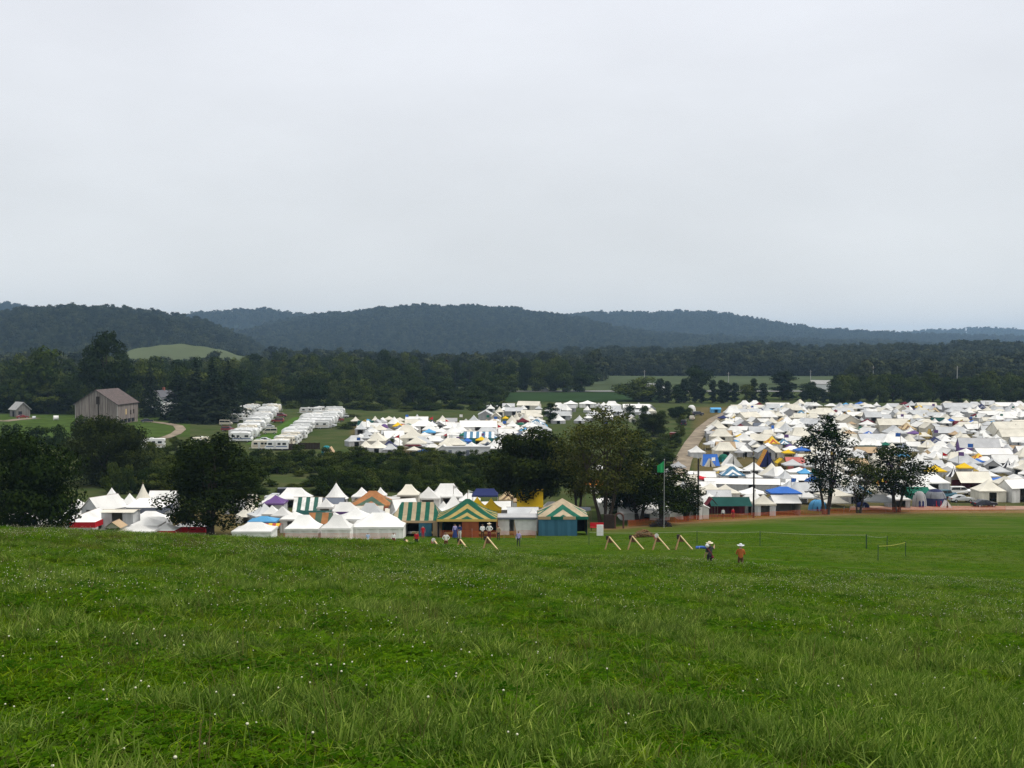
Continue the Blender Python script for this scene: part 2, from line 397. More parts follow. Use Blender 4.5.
# ------------------------------------------------------------------ hills
def sn(x, y, s):  # cheap rolling noise
    return np.sin(x/s+1.7*np.sin(y/s*.7))*np.sin(y/s*1.1+1.3*np.sin(x/s*.5))
HILLMAT = paint("forest_floor", (.022,.034,.014), 1, 0, .3, .02, 0)
hill_pts = []
def hill(D, prof, fd, bd, spacing, treeh, label, mat=HILLMAT, trees=True, name="hill", sc=1.0):
    pxs = np.arange(prof[0][0], prof[-1][0]+1, 4.0); pys = np.interp(pxs, [p[0] for p in prof], [p[1] for p in prof])
    k = np.ones(5)/5; pys = np.convolve(np.pad(pys, 2, 'edge'), k, 'valid')
    pys = pys+.7*np.sin(pxs*.11+D)*np.sin(pxs*.043+D*.01)+.4*np.sin(pxs*.29+D*.3)
    zr = np.array([ztop(D, 0, py) for py in pys])-treeh*.8
    fx = np.clip(np.minimum(pxs-pxs[0], pxs[-1]-pxs)/60, 0, 1)
    zr = zr*(fx*fx*(3-2*fx))+(-2)*(1-fx*fx*(3-2*fx)) if trees else zr
    ts = np.linspace(-1, 1, 41)
    def surf(u_px, t):
        d = D+np.where(t < 0, t*fd, t*bd)
        sh = np.cos(np.abs(t)**1.15*np.pi/2)**1.6
        x = (u_px-512)/F*D*(1+.35*(d/D-1))
        z = -2+(np.interp(u_px, pxs, zr)+2)*sh*(1+.0*t)+sn(x, d, 130.0)*6*(np.abs(t) > .02)*(np.abs(t)*(1-np.abs(t))*3)
        return x, d, z
    A, T = np.meshgrid(pxs, ts); x, d, z = surf(A, T)
    n0, n1 = x.shape; I = np.arange(n0*n1).reshape(n0, n1)
    Q = np.stack([I[:-1, :-1], I[:-1, 1:], I[1:, 1:], I[1:, :-1]], -1).reshape(-1, 4)
    me = np_mesh(name, np.stack([x, d, z], -1).reshape(-1, 3), Q, mat, None, True)
    tag(link(bpy.data.objects.new(name, me)), label, "hill", kind="structure")
    if trees:
        W = (pxs[-1]-pxs[0])/F*D; n = int(W*(fd+bd*.35)/spacing**2)
        t = nrs.uniform(-1, .35*bd/fd, n); t = np.where(t > 0, t*fd/bd, t); a = nrs.uniform(pxs[0], pxs[-1], n)
        xx, dd, zz = surf(a, t); keep = zz > 0.5
        hill_pts.append(np.stack([xx, dd, zz-.5, np.full(n, treeh/12.0)], -1)[keep])
hill(2000, [(-260,322),(-120,312),(-60,314),(0,316),(40,313),(62,311),(85,309),(120,309),(145,312),(165,315),(200,320),(225,331),(245,340),(265,350),(300,362)], 620, 400, 10.5, 14, "near wooded hill rising on the left")
hill(4000, [(-300,304),(-100,303),(0,305),(15,305),(30,307),(45,312),(90,324),(140,335)], 700, 400, 17, 19, "hazy wooded hill behind the left one")
hill(4300, [(120,340),(170,322),(197,315),(220,312),(237,311),(260,312),(300,315),(318,317),(345,322),(400,335)], 800, 400, 16, 19, "blue wooded hill between the two nearer ones")
hill(3600, [(200,350),(250,334),(280,325),(310,319),(330,316),(360,313),(390,310),(420,308),(450,308),(480,309),(520,312),(560,316),(590,322),(612,329),(640,333),(680,336),(725,338),(800,341),(870,344),(960,347),(1130,349)], 1150, 600, 13, 18, "broad wooded hill in the middle of the skyline")
hill(4800, [(480,340),(540,319),(565,316),(600,314),(640,313),(700,313),(730,316),(760,321),(790,327),(820,331),(860,333),(900,334),(960,337),(1150,341)], 1000, 450, 18, 20, "pale wooded hill right of the broad one")
hill(7000, [(800,342),(860,337),(900,334),(925,331),(950,330),(985,329),(1024,331),(1100,333),(1250,338)], 1000, 500, 30, 29, "faintest blue hill at the right edge")
hill(1500, [(420,380),(500,366),(560,356),(620,350.5),(680,352),(740,347),(800,350),(860,346.5),(920,349.5),(980,345.5),(1050,347),(1180,352)], 400, 300, 9.0, 13, "low wooded rise beyond the crop fields on the right")
hill(1180, [(108,362),(122,355),(135,350),(150,346.5),(175,344),(195,344.5),(215,348.5),(235,354),(250,359)], 130, 60, 9, 0, "pale green meadow on the slope of the left hill", MEADOW, False, "meadow")
hill_pts = np.concatenate(hill_pts)

# ------------------------------------------------------------------ trees
def leaf_quads(P, Nn, size, rs):
    n = len(P)
    r = rs.normal(size=(n, 3)); t = np.cross(Nn, r); t /= np.linalg.norm(t, axis=1, keepdims=True)+1e-9
    b = np.cross(Nn, t); s = (size*rs.uniform(.6, 1.35, n))[:, None]
    V = np.stack([P-t*s*.5, P+b*s*.33+Nn*s*.08, P+t*s*.5, P-b*s*.33+Nn*s*.08], 1).reshape(-1, 3)
    return V
def crown(seed, Ht, base, Rx, nl, per, ls, prof='oak', lob=(.28, .45), Rz=None, gap=0.0, mat=None, centers=None):
    rs = np.random.RandomState(seed); Vs = []; Ts = []; C = []
    k = 0
    while k < nl:
        t = rs.uniform(0, 1)
        if prof == 'oak': pr = math.sin(math.pi*(.12+.80*t))**.65
        elif prof == 'tall': pr = math.sin(math.pi*(.10+.86*t))**.9
        elif prof == 'egg': pr = (1-t)**.5*(min(1, t*4+.45))
        else: pr = 1-.4*t
        a = rs.uniform(0, 2*math.pi); rr = pr*Rx*rs.uniform(.15, .82)
        lr = Rx*rs.uniform(*lob)*(.6+.4*pr)
        c = np.array([rr*math.cos(a), rr*math.sin(a), base+lr*.4+(Ht-base-lr*1.1)*t]); C.append((c, lr)); k += 1
    for c, lr in C:
        n = int(per*(lr/(Rx*.36))**2)
        d = rs.normal(size=(n, 3)); d /= np.linalg.norm(d, axis=1, keepdims=True)
        rad = lr*(1-.5*rs.uniform(0, 1, n)**2.2)*(1+.22*np.sin(d[:, 0]*5+c[0])*np.sin(d[:, 1]*5+c[1]+d[:, 2]*4))
        P = c+d*rad[:, None]*np.array([1, 1, .8])
        if gap: P = P[rs.uniform(0, 1, n) > gap*.5*(1+np.sin(P[:, 0]*2.1+P[:, 2]*1.7)*np.sin(P[:, 1]*1.9-P[:, 2]))]
        Nn = rs.normal(size=P.shape)*.42+(P-c)/lr*1.35+np.array([0, 0, .15]); Nn /= np.linalg.norm(Nn, axis=1, keepdims=True)
        V = leaf_quads(P, Nn, ls, rs); Vs.append(V)
        lt = rs.uniform(0, .28); Ts.append(np.repeat(np.clip(lt+rs.uniform(0, .6, len(P)), 0, 1), 4))
    V = np.concatenate(Vs); q = np.arange(len(V)).reshape(-1, 4)
    return np_mesh("crown", V, q, mat, dict(tint=np.concatenate(Ts))), C
def fir_crown(seed, Ht, Rx, tiers, ls, mat, base=.06):
    rs = np.random.RandomState(seed); Vs = []; Ts = []
    for i in range(tiers):
        t = i/(tiers-1); z0 = Ht*(base+(1-base)*t); L = Rx*(1-t)**.85*rs.uniform(.8, 1.1)+.15
        nb = max(5, int(11*(1-t)+5))
        for b in range(nb):
            a = rs.uniform(0, 2*math.pi); LL = L*rs.uniform(.75, 1.1); n = max(5, int(LL*11))
            s = rs.uniform(.1, 1, n); w = rs.normal(size=n)*.16*LL*(1.1-s)
            P = np.stack([np.cos(a)*s*LL-np.sin(a)*w, np.sin(a)*s*LL+np.cos(a)*w, z0-.35*s*s*LL+rs.normal(size=n)*.10], 1)
            Nn = rs.normal(size=P.shape)*.5+np.array([math.cos(a)*.4, math.sin(a)*.4, .8]); Nn /= np.linalg.norm(Nn, axis=1, keepdims=True)
            Vs.append(leaf_quads(P, Nn, ls, rs)); Ts.append(np.repeat(np.clip(rs.uniform(0, .3)+s*.6, 0, 1), 4))
    V = np.concatenate(Vs)
    return np_mesh("crown", V, np.arange(len(V)).reshape(-1, 4), mat, dict(tint=np.concatenate(Ts)))
def trunk_mesh(seed, Ht, base, r0, C, stems=1, spread=.8, limbs=8):
    rr = random.Random(seed); mb = MB()
    for s in range(stems):
        a = 2*math.pi*s/max(stems, 1)+rr.uniform(-.5, .5); off = spread*rr.uniform(.5, 1) if stems > 1 else 0
        r = r0*(1 if stems == 1 else rr.uniform(.6, .95))
        p = [Vector((math.cos(a)*off*.25, math.sin(a)*off*.25, -.6))]
        for k in range(1, 8):
            t = k/7; p.append(Vector((math.cos(a)*off*(.25+2.0*t)+rr.uniform(-.2, .2)*t*1.5, math.sin(a)*off*(.25+2.0*t)+rr.uniform(-.2, .2)*t*1.5, Ht*.82*t)))
        mb.tube(p, [r*1.5]+[r*(1-.85*k/7) for k in range(1, 8)], 8)
        for k in range(limbs):
            c, lr = rr.choice(C); i = rr.choice((2, 3, 4)) if base/Ht > .15 else rr.choice((1, 2, 3))
            b = p[i]
            if c[2] < b.z: continue
            mid = b.lerp(Vector(c), .5)+Vector((0, 0, .25)); mb.tube([b, mid, Vector(c)], [r*.42, r*.27, r*.10], 5)
    return mb.mesh("trunk", BARK, True)
PROTO = {}
def proto(key, f): 
    PROTO[key] = f; return f
def mk(seed, Ht, base, Rx, nl, per, ls, prof, mat, r0, stems=1, spread=.8, limbs=8, **kw):
    cm_, C = crown(seed, Ht, base, Rx, nl, per, ls, prof, mat=mat, **kw)
    return (trunk_mesh(seed, Ht, base, r0, C, stems, spread, limbs), cm_, Ht)
for i in range(4): PROTO['oak%d' % i] = mk(40+i, 12, .3, 5.2, 17, 210, .6, 'oak', LEAF_MID, .3, lob=(.36, .55))
for i in range(3): PROTO['tall%d' % i] = mk(50+i, 14, .4, 3.8, 26, 120, .6, 'tall', LEAF_MID, .28, lob=(.34, .5))
for i in range(3): PROTO['spire%d' % i] = mk(55+i, 13, .6, 2.7, 22, 110, .5, 'egg', LEAF_FIR, .2, lob=(.38, .55))
for i in range(3):
    PROTO['fir%d' % i] = (trunk_mesh(60+i, 16, 1, .25, [(np.array((0, 0, 9.)), 1.)], limbs=0), fir_crown(60+i, 16, 4.2, 26, .5, LEAF_FIR), 16)
for i in range(3): PROTO['bush%d' % i] = mk(70+i, 3.6, .05, 2.6, 16, 110, .36, 'low', LEAF_MID, .08, stems=3, spread=.5, limbs=2)
def put_tree(key, px, d, top=None, height=None, wscale=1.0, name="broadleaf_tree", label=None, group=None, cat="tree", x=None, rz=None):
    tr, cr_, Ht = PROTO[key]
    g = GD(px, d) if x is None else Vector((x, d, h1(x, d)))
    h_ = height or (ztop(d, 0, top)-g.z)
    s = h_/Ht
    root = empty(name, g, rnd.uniform(0, 6.28) if rz is None else rz); root.scale = (s*wscale, s*wscale, s)
    link(bpy.data.objects.new("trunk", tr), root); link(bpy.data.objects.new("crown", cr_), root)
    tag(root, label, cat, group)
    return root
# ------------------------------------------------------------------ scattered stuff: grass, clover, far forest
def scatter(name, pts, rot, scl, idx, sources, label, cat):
    """one object whose geometry nodes set the source meshes on its points"""
    col = bpy.data.collections.new(name+"_sources")
    for k, me in enumerate(sources):
        o = bpy.data.objects.new("%s_source_%02d" % (name, k), me); col.objects.link(o)
    me = bpy.data.meshes.new(name); n = len(pts)
    me.vertices.add(n); me.vertices.foreach_set("co", np.asarray(pts, np.float32).ravel())
    for nm, arr in (("rot", rot), ("scl", scl)):
        a = me.attributes.new(nm, 'FLOAT_VECTOR', 'POINT'); a.data.foreach_set("vector", np.asarray(arr, np.float32).ravel())
    a = me.attributes.new("idx", 'INT', 'POINT'); a.data.foreach_set("value", np.asarray(idx, np.int32))
    o = link(bpy.data.objects.new(name, me))
    ng = bpy.data.node_groups.new(name, 'GeometryNodeTree')
    ng.interface.new_socket("Geometry", in_out='INPUT', socket_type='NodeSocketGeometry')
    ng.interface.new_socket("Geometry", in_out='OUTPUT', socket_type='NodeSocketGeometry')
    gi = ng.nodes.new("NodeGroupInput"); go = ng.nodes.new("NodeGroupOutput")
    ip = ng.nodes.new("GeometryNodeInstanceOnPoints"); ci = ng.nodes.new("GeometryNodeCollectionInfo")
    ci.inputs["Collection"].default_value = col; ci.inputs["Separate Children"].default_value = True; ci.inputs["Reset Children"].default_value = True
    def na(nm, t):
        x = ng.nodes.new("GeometryNodeInputNamedAttribute"); x.data_type = t; x.inputs["Name"].default_value = nm; return x.outputs[0]
    L = ng.links.new
    L(gi.outputs[0], ip.inputs["Points"]); L(ci.outputs[0], ip.inputs["Instance"]); ip.inputs["Pick Instance"].default_value = True
    L(na("idx", 'INT'), ip.inputs["Instance Index"]); L(na("rot", 'FLOAT_VECTOR'), ip.inputs["Rotation"]); L(na("scl", 'FLOAT_VECTOR'), ip.inputs["Scale"])
    L(ip.outputs[0], go.inputs[0])
    md = o.modifiers.new("scatter", 'NODES'); md.node_group = ng
    return tag(o, label, cat, kind="stuff")
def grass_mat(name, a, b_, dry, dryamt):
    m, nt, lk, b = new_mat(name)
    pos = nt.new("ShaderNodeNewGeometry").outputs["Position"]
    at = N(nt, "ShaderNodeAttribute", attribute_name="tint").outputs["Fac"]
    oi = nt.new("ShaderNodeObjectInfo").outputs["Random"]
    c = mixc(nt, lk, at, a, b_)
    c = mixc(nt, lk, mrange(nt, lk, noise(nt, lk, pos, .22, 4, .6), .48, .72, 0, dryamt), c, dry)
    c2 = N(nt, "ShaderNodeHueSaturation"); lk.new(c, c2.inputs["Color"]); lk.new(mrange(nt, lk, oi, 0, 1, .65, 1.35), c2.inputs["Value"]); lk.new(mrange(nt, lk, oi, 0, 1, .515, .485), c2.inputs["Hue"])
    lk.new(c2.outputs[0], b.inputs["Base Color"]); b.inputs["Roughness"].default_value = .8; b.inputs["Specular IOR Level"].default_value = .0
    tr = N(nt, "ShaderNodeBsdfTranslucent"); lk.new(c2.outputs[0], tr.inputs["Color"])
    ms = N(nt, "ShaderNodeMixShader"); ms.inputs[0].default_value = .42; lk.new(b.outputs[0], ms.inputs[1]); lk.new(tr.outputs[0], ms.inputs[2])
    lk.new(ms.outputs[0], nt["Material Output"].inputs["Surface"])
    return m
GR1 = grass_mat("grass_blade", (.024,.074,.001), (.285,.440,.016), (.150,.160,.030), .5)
GR2 = grass_mat("coarse_grass_blade", (.042,.105,.004), (.350,.455,.100), (.150,.155,.060), .3)
GR3 = grass_mat("clover_leaf", (.024,.074,.002), (.075,.165,.006), (.06,.11,.02), .2)
GR4 = grass_mat("dry_grass_blade", (.080,.080,.022), (.165,.150,.055), (.16,.14,.05), .3)
def blades(seed, n, rad, h0, h1_, w, lean, mat):
    rs = np.random.RandomState(seed); V = []; T = []; Qs = []
    for k in range(n):
        a = rs.uniform(0, 6.283); r = rad*math.sqrt(rs.uniform(0, 1)); x, y = r*math.cos(a), r*math.sin(a)
        h = rs.uniform(h0, h1_); ww = w*rs.uniform(.6, 1.2); f = rs.uniform(0, 6.283); ln = h*rs.uniform(.1, lean); g = rs.uniform(0, 6.283)
        dx, dy = math.cos(f)*ln, math.sin(f)*ln; wx, wy = math.cos(g)*ww/2, math.sin(g)*ww/2
        b = len(V); tt = rs.uniform(.6, 1) if rs.uniform(0, 1) < .22 else rs.uniform(0, .4)
        for t, s in ((0, 1), (.5, .85), (.85, .5), (1.0, .08)):
            cx, cy, cz = x+dx*t*t, y+dy*t*t, h*(t-.28*t*t*(ln/h))
            V += [(cx-wx*s, cy-wy*s, cz), (cx+wx*s, cy+wy*s, cz)]; T += [tt*(.35+.65*t)]*2  # darker roots and a few bright blades put gap shade and highlights into tint
        for i in range(3): Qs.append((b+2*i, b+2*i+1, b+2*i+3, b+2*i+2))
    return np_mesh("blades", np.array(V), np.array(Qs), mat, dict(tint=T))
def trefoils(seed, n, rad, mat):
    rs = np.random.RandomState(seed); V = []; T = []; Qs = []
    for k in range(n):
        a = rs.uniform(0, 6.283); r = rad*math.sqrt(rs.uniform(0, 1)); c = np.array([r*math.cos(a), r*math.sin(a), rs.uniform(.05, .13)]); tt = rs.uniform(0, 1)
        for j in range(3):
            g = a+j*2.09; s = rs.uniform(.016, .026); d = np.array([math.cos(g), math.sin(g), .2])*s; p = np.array([-math.sin(g), math.cos(g), 0])*s*.7
            b = len(V); V += [c, c+d*.8+p, c+d*1.7, c+d*.8-p]; T += [tt]*4; Qs.append((b, b+1, b+2, b+3))
    return np_mesh("trefoils", np.array(V), np.array(Qs), mat, dict(tint=T))
def rosette(seed, n, L, w, mat):
    rs = np.random.RandomState(seed); V = []; T = []; Qs = []
    for k in range(n):
        a = 6.283*k/n+rs.uniform(-.3, .3); l = L*rs.uniform(.6, 1.1); ww = w*rs.uniform(.7, 1.1); up = rs.uniform(.35, .8); tt = rs.uniform(.2, 1); d = np.array([math.cos(a), math.sin(a), 0]); p = np.array([-math.sin(a), math.cos(a), 0])
        b = len(V)
        for t, s in ((0, .25), (.35, 1), (.7, .85), (1, .1)):
            c = d*l*t+np.array([0, 0, .02+l*(up*t-.45*t*t)]); V += [c-p*ww*s/2, c+p*ww*s/2]; T += [tt]*2
        for i in range(3): Qs.append((b+2*i, b+2*i+1, b+2*i+3, b+2*i+2))
    return np_mesh("rosette", np.array(V), np.array(Qs), mat, dict(tint=T))
src = [blades(1, 70, .19, .05, .13, .008, 1.2, GR1), blades(2, 70, .20, .05, .11, .009, 1.5, GR1), blades(3, 55, .18, .07, .16, .008, 1.1, GR1), blades(4, 70, .22, .04, .10, .010, 1.5, GR1),
       blades(5, 60, .13, .11, .26, .013, 1.1, GR2), blades(6, 55, .16, .10, .21, .015, 1.4, GR2), trefoils(7, 60, .24, GR3), blades(8, 40, .2, .06, .16, .007, 1.2, GR4), blades(9, 16, .22, .10, .22, .011, 1.2, GR2),
       rosette(10, 10, .19, .055, GR3), blades(11, 9, .16, .26, .44, .005, .7, GR4)]
def scat_pts(n, d0, d1, pw, marg=5):
    t = nrs.uniform(0, 1, n); k = 2-pw
    d = (d0**k+t*(d1**k-d0**k))**(1/k)
    x = nrs.uniform(-1, 1, n)*(.54*d+marg)
    return x, d
xa, ya = scat_pts(64000, 4.2, 64, 1.5, 3)
xb, yb = scat_pts(26000, 58, 150, 1.0, 3)
kb = yb < np.minimum(fence_depth(512+F*xb/yb)-4, 141); xb, yb = xb[kb], yb[kb]
n1, n2 = len(xa), len(xb); gx = np.concatenate([xa, xb]); gy = np.concatenate([ya, yb]); gz = H(gx, gy)-.01
patch = .7*np.sin(gx*.75+1.9*np.sin(gy*.5))*np.sin(gy*.62+1.9*np.sin(gx*.45)+.7)+.45*np.sin(gx*1.7+gy*1.3+1.5*np.sin(gy*.9))+nrs.normal(size=len(gx))*.25
r0_ = nrs.uniform(0, 1, len(gx)); idx = nrs.randint(0, 4, len(gx))
bias = np.clip((gx/np.maximum(gy, 1))*.9+.12, 0, .4)*np.clip((22-gy)/14, 0, 1)
idx = np.where((patch > .25-bias) & (r0_ < .38+bias), nrs.randint(4, 6, len(gx)), idx)
idx = np.where((patch < .3) & (r0_ > .90), 6, idx)
idx = np.where((r0_ > .5) & (r0_ < .5+.05+.42*np.exp(-((gy-48)/10)**2)*(gx < -6)), 7, idx)
far_ = np.clip((gy-8)/30, 0, 1); sc_ = (1+.75*far_)*nrs.uniform(.75, 1.25, len(gx)); zs = sc_*np.where(np.arange(len(gx)) < n1, .95-.35*far_, .30)*(1+.10*np.clip(patch, -1, 1))
zs = np.where((idx >= 4) & (idx < 6), zs*1.1, zs)
q_ = nrs.uniform(0, 1, len(gx)); idx = np.where((idx < 4) & (q_ < .16), 8, idx); idx = np.where(q_ > .985, 9, idx); idx = np.where((q_ > .955) & (q_ < .975) & (patch > -.2), 10, idx); k2 = np.arange(len(gx)) >= n1; idx = np.where(k2, nrs.randint(0, 4, len(gx)), idx)
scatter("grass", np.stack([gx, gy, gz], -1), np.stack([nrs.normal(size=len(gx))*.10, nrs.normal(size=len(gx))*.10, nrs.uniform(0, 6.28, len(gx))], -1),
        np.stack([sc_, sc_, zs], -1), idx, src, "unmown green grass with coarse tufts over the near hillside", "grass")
# white clover heads
fm, fnt, flk, fb = new_mat("clover_head"); fb.inputs["Base Color"].default_value = (.60, .59, .44, 1); fb.inputs["Roughness"].default_value = .8
FLM = fm; STM = paint("clover_stem", (.05, .10, .02), .8)
def flower(seed):
    mb = MB(); rr = random.Random(seed); h = rr.uniform(.16, .24); dx = rr.uniform(-.03, .03)
    mb.tube([(0, 0, 0), (dx*.5, 0, h*.6), (dx, .01, h)], .002, 4, 1); mb.ball((dx, .01, h+.006), (.0085, .0085, .0075), 0, 7, 5)
    return mb.mesh("flower", [FLM, STM], True)
fx, fy = scat_pts(27000, 5, 64, .9, 2)
fp = np.sin(fx*.33+2+1.3*np.sin(fy*.3))*np.sin(fy*.28+1.5*np.sin(fx*.22)); keep = (fp > nrs.uniform(-.75, 1.0, len(fx))) & (nrs.uniform(0, 1, len(fx)) < np.clip((fy-7)/22, .08, 1)); fx, fy = fx[keep], fy[keep]
fs_ = nrs.uniform(.65, 1.15, len(fx))*(1+.25*np.clip((fy-20)/40, 0, 1))
scatter("clover_flowers", np.stack([fx, fy, H(fx, fy)], -1), np.stack([nrs.normal(size=len(fx))*.1, nrs.normal(size=len(fx))*.1, nrs.uniform(0, 6.28, len(fx))], -1),
        np.stack([fs_]*3, -1), nrs.randint(0, 4, len(fx)), [flower(k) for k in range(4)], "white clover heads dotted through the grass", "flowers")
# the wooded hills and the woods beyond the fields
fsrc = [crown(80+i, 12, .2, 5.0, 15, 34, 1.25, 'oak', mat=LEAF_FAR, lob=(.3, .5))[0] for i in range(5)]
wpts = []
def woods(px0, px1, d0, d1, n, s0, s1):
    d = nrs.uniform(d0, d1, n); x = (nrs.uniform(px0, px1, n)-512)/F*d
    wpts.append(np.stack([x, d, H(x, d)-.4, nrs.uniform(s0, s1, n)], -1))
woods(540, 1130, 985, 1075, 1500, .9, 1.35)
woods(480, 1130, 1060, 1180, 1800, .8, 1.5)
woods(850, 1130, 700, 985, 1700, .8, 1.25)
woods(-60, 600, 830, 1350, 4200, .9, 1.4)
W = np.concatenate([hill_pts]+wpts)
# nothing may grow on the pale meadow itself
mpx = 512+F*W[:, 0]/W[:, 1]; keep = ~((W[:, 1] > 1000) & (W[:, 1] < 1260) & (mpx > 100) & (mpx < 262)); W = W[keep]
ws = W[:, 3]*nrs.uniform(.65, 1.4, len(W))*(1+.22*sn(W[:, 0], W[:, 1], 38.0)+.15*sn(W[:, 0]+300, W[:, 1], 95.0))
scatter("hill_forest", W[:, :3], np.stack([np.zeros(len(W)), np.zeros(len(W)), nrs.uniform(0, 6.28, len(W))], -1), np.stack([ws*1.1, ws*1.1, ws], -1), nrs.randint(0, 5, len(W)), fsrc,
        "dense dark forest covering the far hills and the plain before them", "forest")
TENTS = []      # ground already taken: x, y, width
LAND = []       # landmarks for labels: (phrase, px, py)
# ------------------------------------------------------------------ barn, shed, house
def plank_mat(name, a, b_, sc=3.2):
    m, nt, lk, b = new_mat(name)
    t = nt.new("ShaderNodeTexCoord").outputs["Object"]
    mp_ = N(nt, "ShaderNodeMapping"); mp_.inputs["Scale"].default_value = (sc, sc, .12); lk.new(t, mp_.inputs[0])
    c = mixc(nt, lk, mrange(nt, lk, noise(nt, lk, mp_.outputs[0], 1.0, 4, .7), .32, .68, 0, 1), a, b_)
    lk.new(c, b.inputs["Base Color"]); b.inputs["Roughness"].default_value = .95; b.inputs["Specular IOR Level"].default_value = .1
    return m
SIDING = plank_mat("weathered_siding", (.09,.072,.064), (.34,.295,.27)); ROOFB = plank_mat("rusty_roofing", (.075,.062,.057), (.145,.115,.108), 1.2); STONE = paint("field_stone", (.28,.25,.21), .95, 0, .4, 1.5, .1)
GREYROOF = plank_mat("tin_roofing", (.26,.26,.25), (.38,.38,.37), 1.5)
def building(name, w, l, eave, apex, wallm, roofm, base=.0, over=.4, th=.18):
    """gable faces -y; ridge along y"""
    root = empty(name); mb = MB(); x, y = w/2, l/2; 
    mb.prism([(-x, base), (x, base), (x, eave), (0, apex), (-x, eave)], 'Y', -y, y); mb.build('wall', wallm, root)
    rf = MB()
    for s in (-1, 1):
        dx, dz = x+over, (apex-eave)*(x+over)/x
        a, b = Vector((0, 0, apex+.02)), Vector((s*dx, 0, apex-dz+.02)); n = Vector(((apex-eave), 0, x)).normalized(); n.x *= s
        v = [a, b, b+n*th, a+n*th+Vector((0, 0, .03))]
        rf.add([(p.x, -y-over, p.z) for p in v]+[(p.x, y+over, p.z) for p in v], [(0, 1, 2, 3), (7, 6, 5, 4), (0, 4, 5, 1), (1, 5, 6, 2), (2, 6, 7, 3), (3, 7, 4, 0)])
    ro = rf.build('roof', roofm, root)
    return root, ro
b_, ro = building('barn', 15.9, 16.5, 7.6, 12.6, SIDING, ROOFB, base=1.8)
cg = GD(117.5, 386)      # near corner
ang = R(-6)
b_.location = Vector((cg.x, cg.y, cg.z-.3)) - Matrix.Rotation(ang, 3, 'Z') @ Vector((7.95, -8.25, 0)); b_.rotation_euler.z = ang
f_ = MB(); f_.box((0, 0, .6), (15.7, 16.3, 2.6)); f_.build('foundation', STONE, b_)
d_ = MB(); d_.box((.9, -8.29, 5.4), (.45, .08, 7.4)); d_.build('door_gap', DARKWOOD, b_); d_ = MB(); d_.box((.75, -8.31, 9.0), (1.3, .08, 2.8)); d_.build('hay_door', DARKWOOD, b_)
for y0, z0, mm, sz in ((-1.5, 4.6, PALEWOOD, (.08, .9, 2.0)), (2.2, 4.2, DARKWOOD, (.08, .9, 1.6)), (4.6, 4.4, DARKWOOD, (.08, .9, 1.6))):
    w_ = MB(); w_.box((7.97, y0, z0), sz); w_.build('window', mm, b_)
for y0 in (-5, -2, 1, 4): d2 = MB(); d2.box((7.99, y0, 1.4), (.1, 2.2, 1.3)); d2.build('stall_opening', FAB['dark'], b_)
GB_ = paint("grey_board", (.36,.34,.32), .9)
tb = MB(); tb.box((7.98, -8.2, 4.7), (.2, .2, 5.8)); tb.build('corner_board', GB_, b_); tb = MB(); tb.box((-7.8, -8.27, 4.7), (.2, .1, 5.8)); tb.build('corner_board', GB_, b_)
tag(b_, 'weathered grey timber barn with a rusty brown roof and tall dark hay door', 'barn'); LAND.append(('old barn', 107, 405))
s_, ro = building('shed', 5.4, 6.0, 3.0, 5.6, plank_mat("grey_shed_siding", (.12,.11,.10), (.25,.24,.23)), GREYROOF)
sg = GD(20, 428); s_.location = sg; s_.rotation_euler.z = R(48)
d_ = MB(); d_.box((-1.2, -3.03, 1.1), (1.4, .08, 2.2)); d_.build('doorway', FAB['dark'], s_); d_ = MB(); d_.box((-2.73, -.4, 1.1), (.08, 1.6, 2.2)); d_.build('doorway', FAB['dark'], s_)
tag(s_, 'small grey shed with a pale tin roof beside the dirt path', 'shed'); LAND.append(('small shed', 20, 408))
WHITEP = paint("white_paint", (.75,.75,.73), .6, 0, .12, 2)
hs, ro = building('farmhouse', 8, 11, 6.2, 9.6, WHITEP, paint("slate_roof", (.10,.10,.11), .8, 0, .2, 3))
hs.location = GD(162, 447); hs.rotation_euler.z = R(-15)
for k in range(3):
    for z in (1.6, 4.6):
        w_ = MB(); w_.box((-2.5+2.5*k, -5.53, z), (1.0, .08, 1.5)); wo = w_.build('window', GLASS, hs)
        fr = MB(); fr.box((-2.5+2.5*k, -5.55, z-.85), (1.25, .12, .1)); fr.build('sill', WHITEP, wo); fr = MB(); fr.box((-2.5+2.5*k, -5.55, z+.85), (1.25, .12, .1)); fr.build('lintel', WHITEP, wo)
ch = MB(); ch.box((0, 1.5, 9.8), (.8, .8, 2.2)); ch.build('chimney', paint("brick_red", (.25,.09,.06), .9), ro)
tag(hs, 'white farmhouse glimpsed between the blue spruce and the conifer clump', 'house')

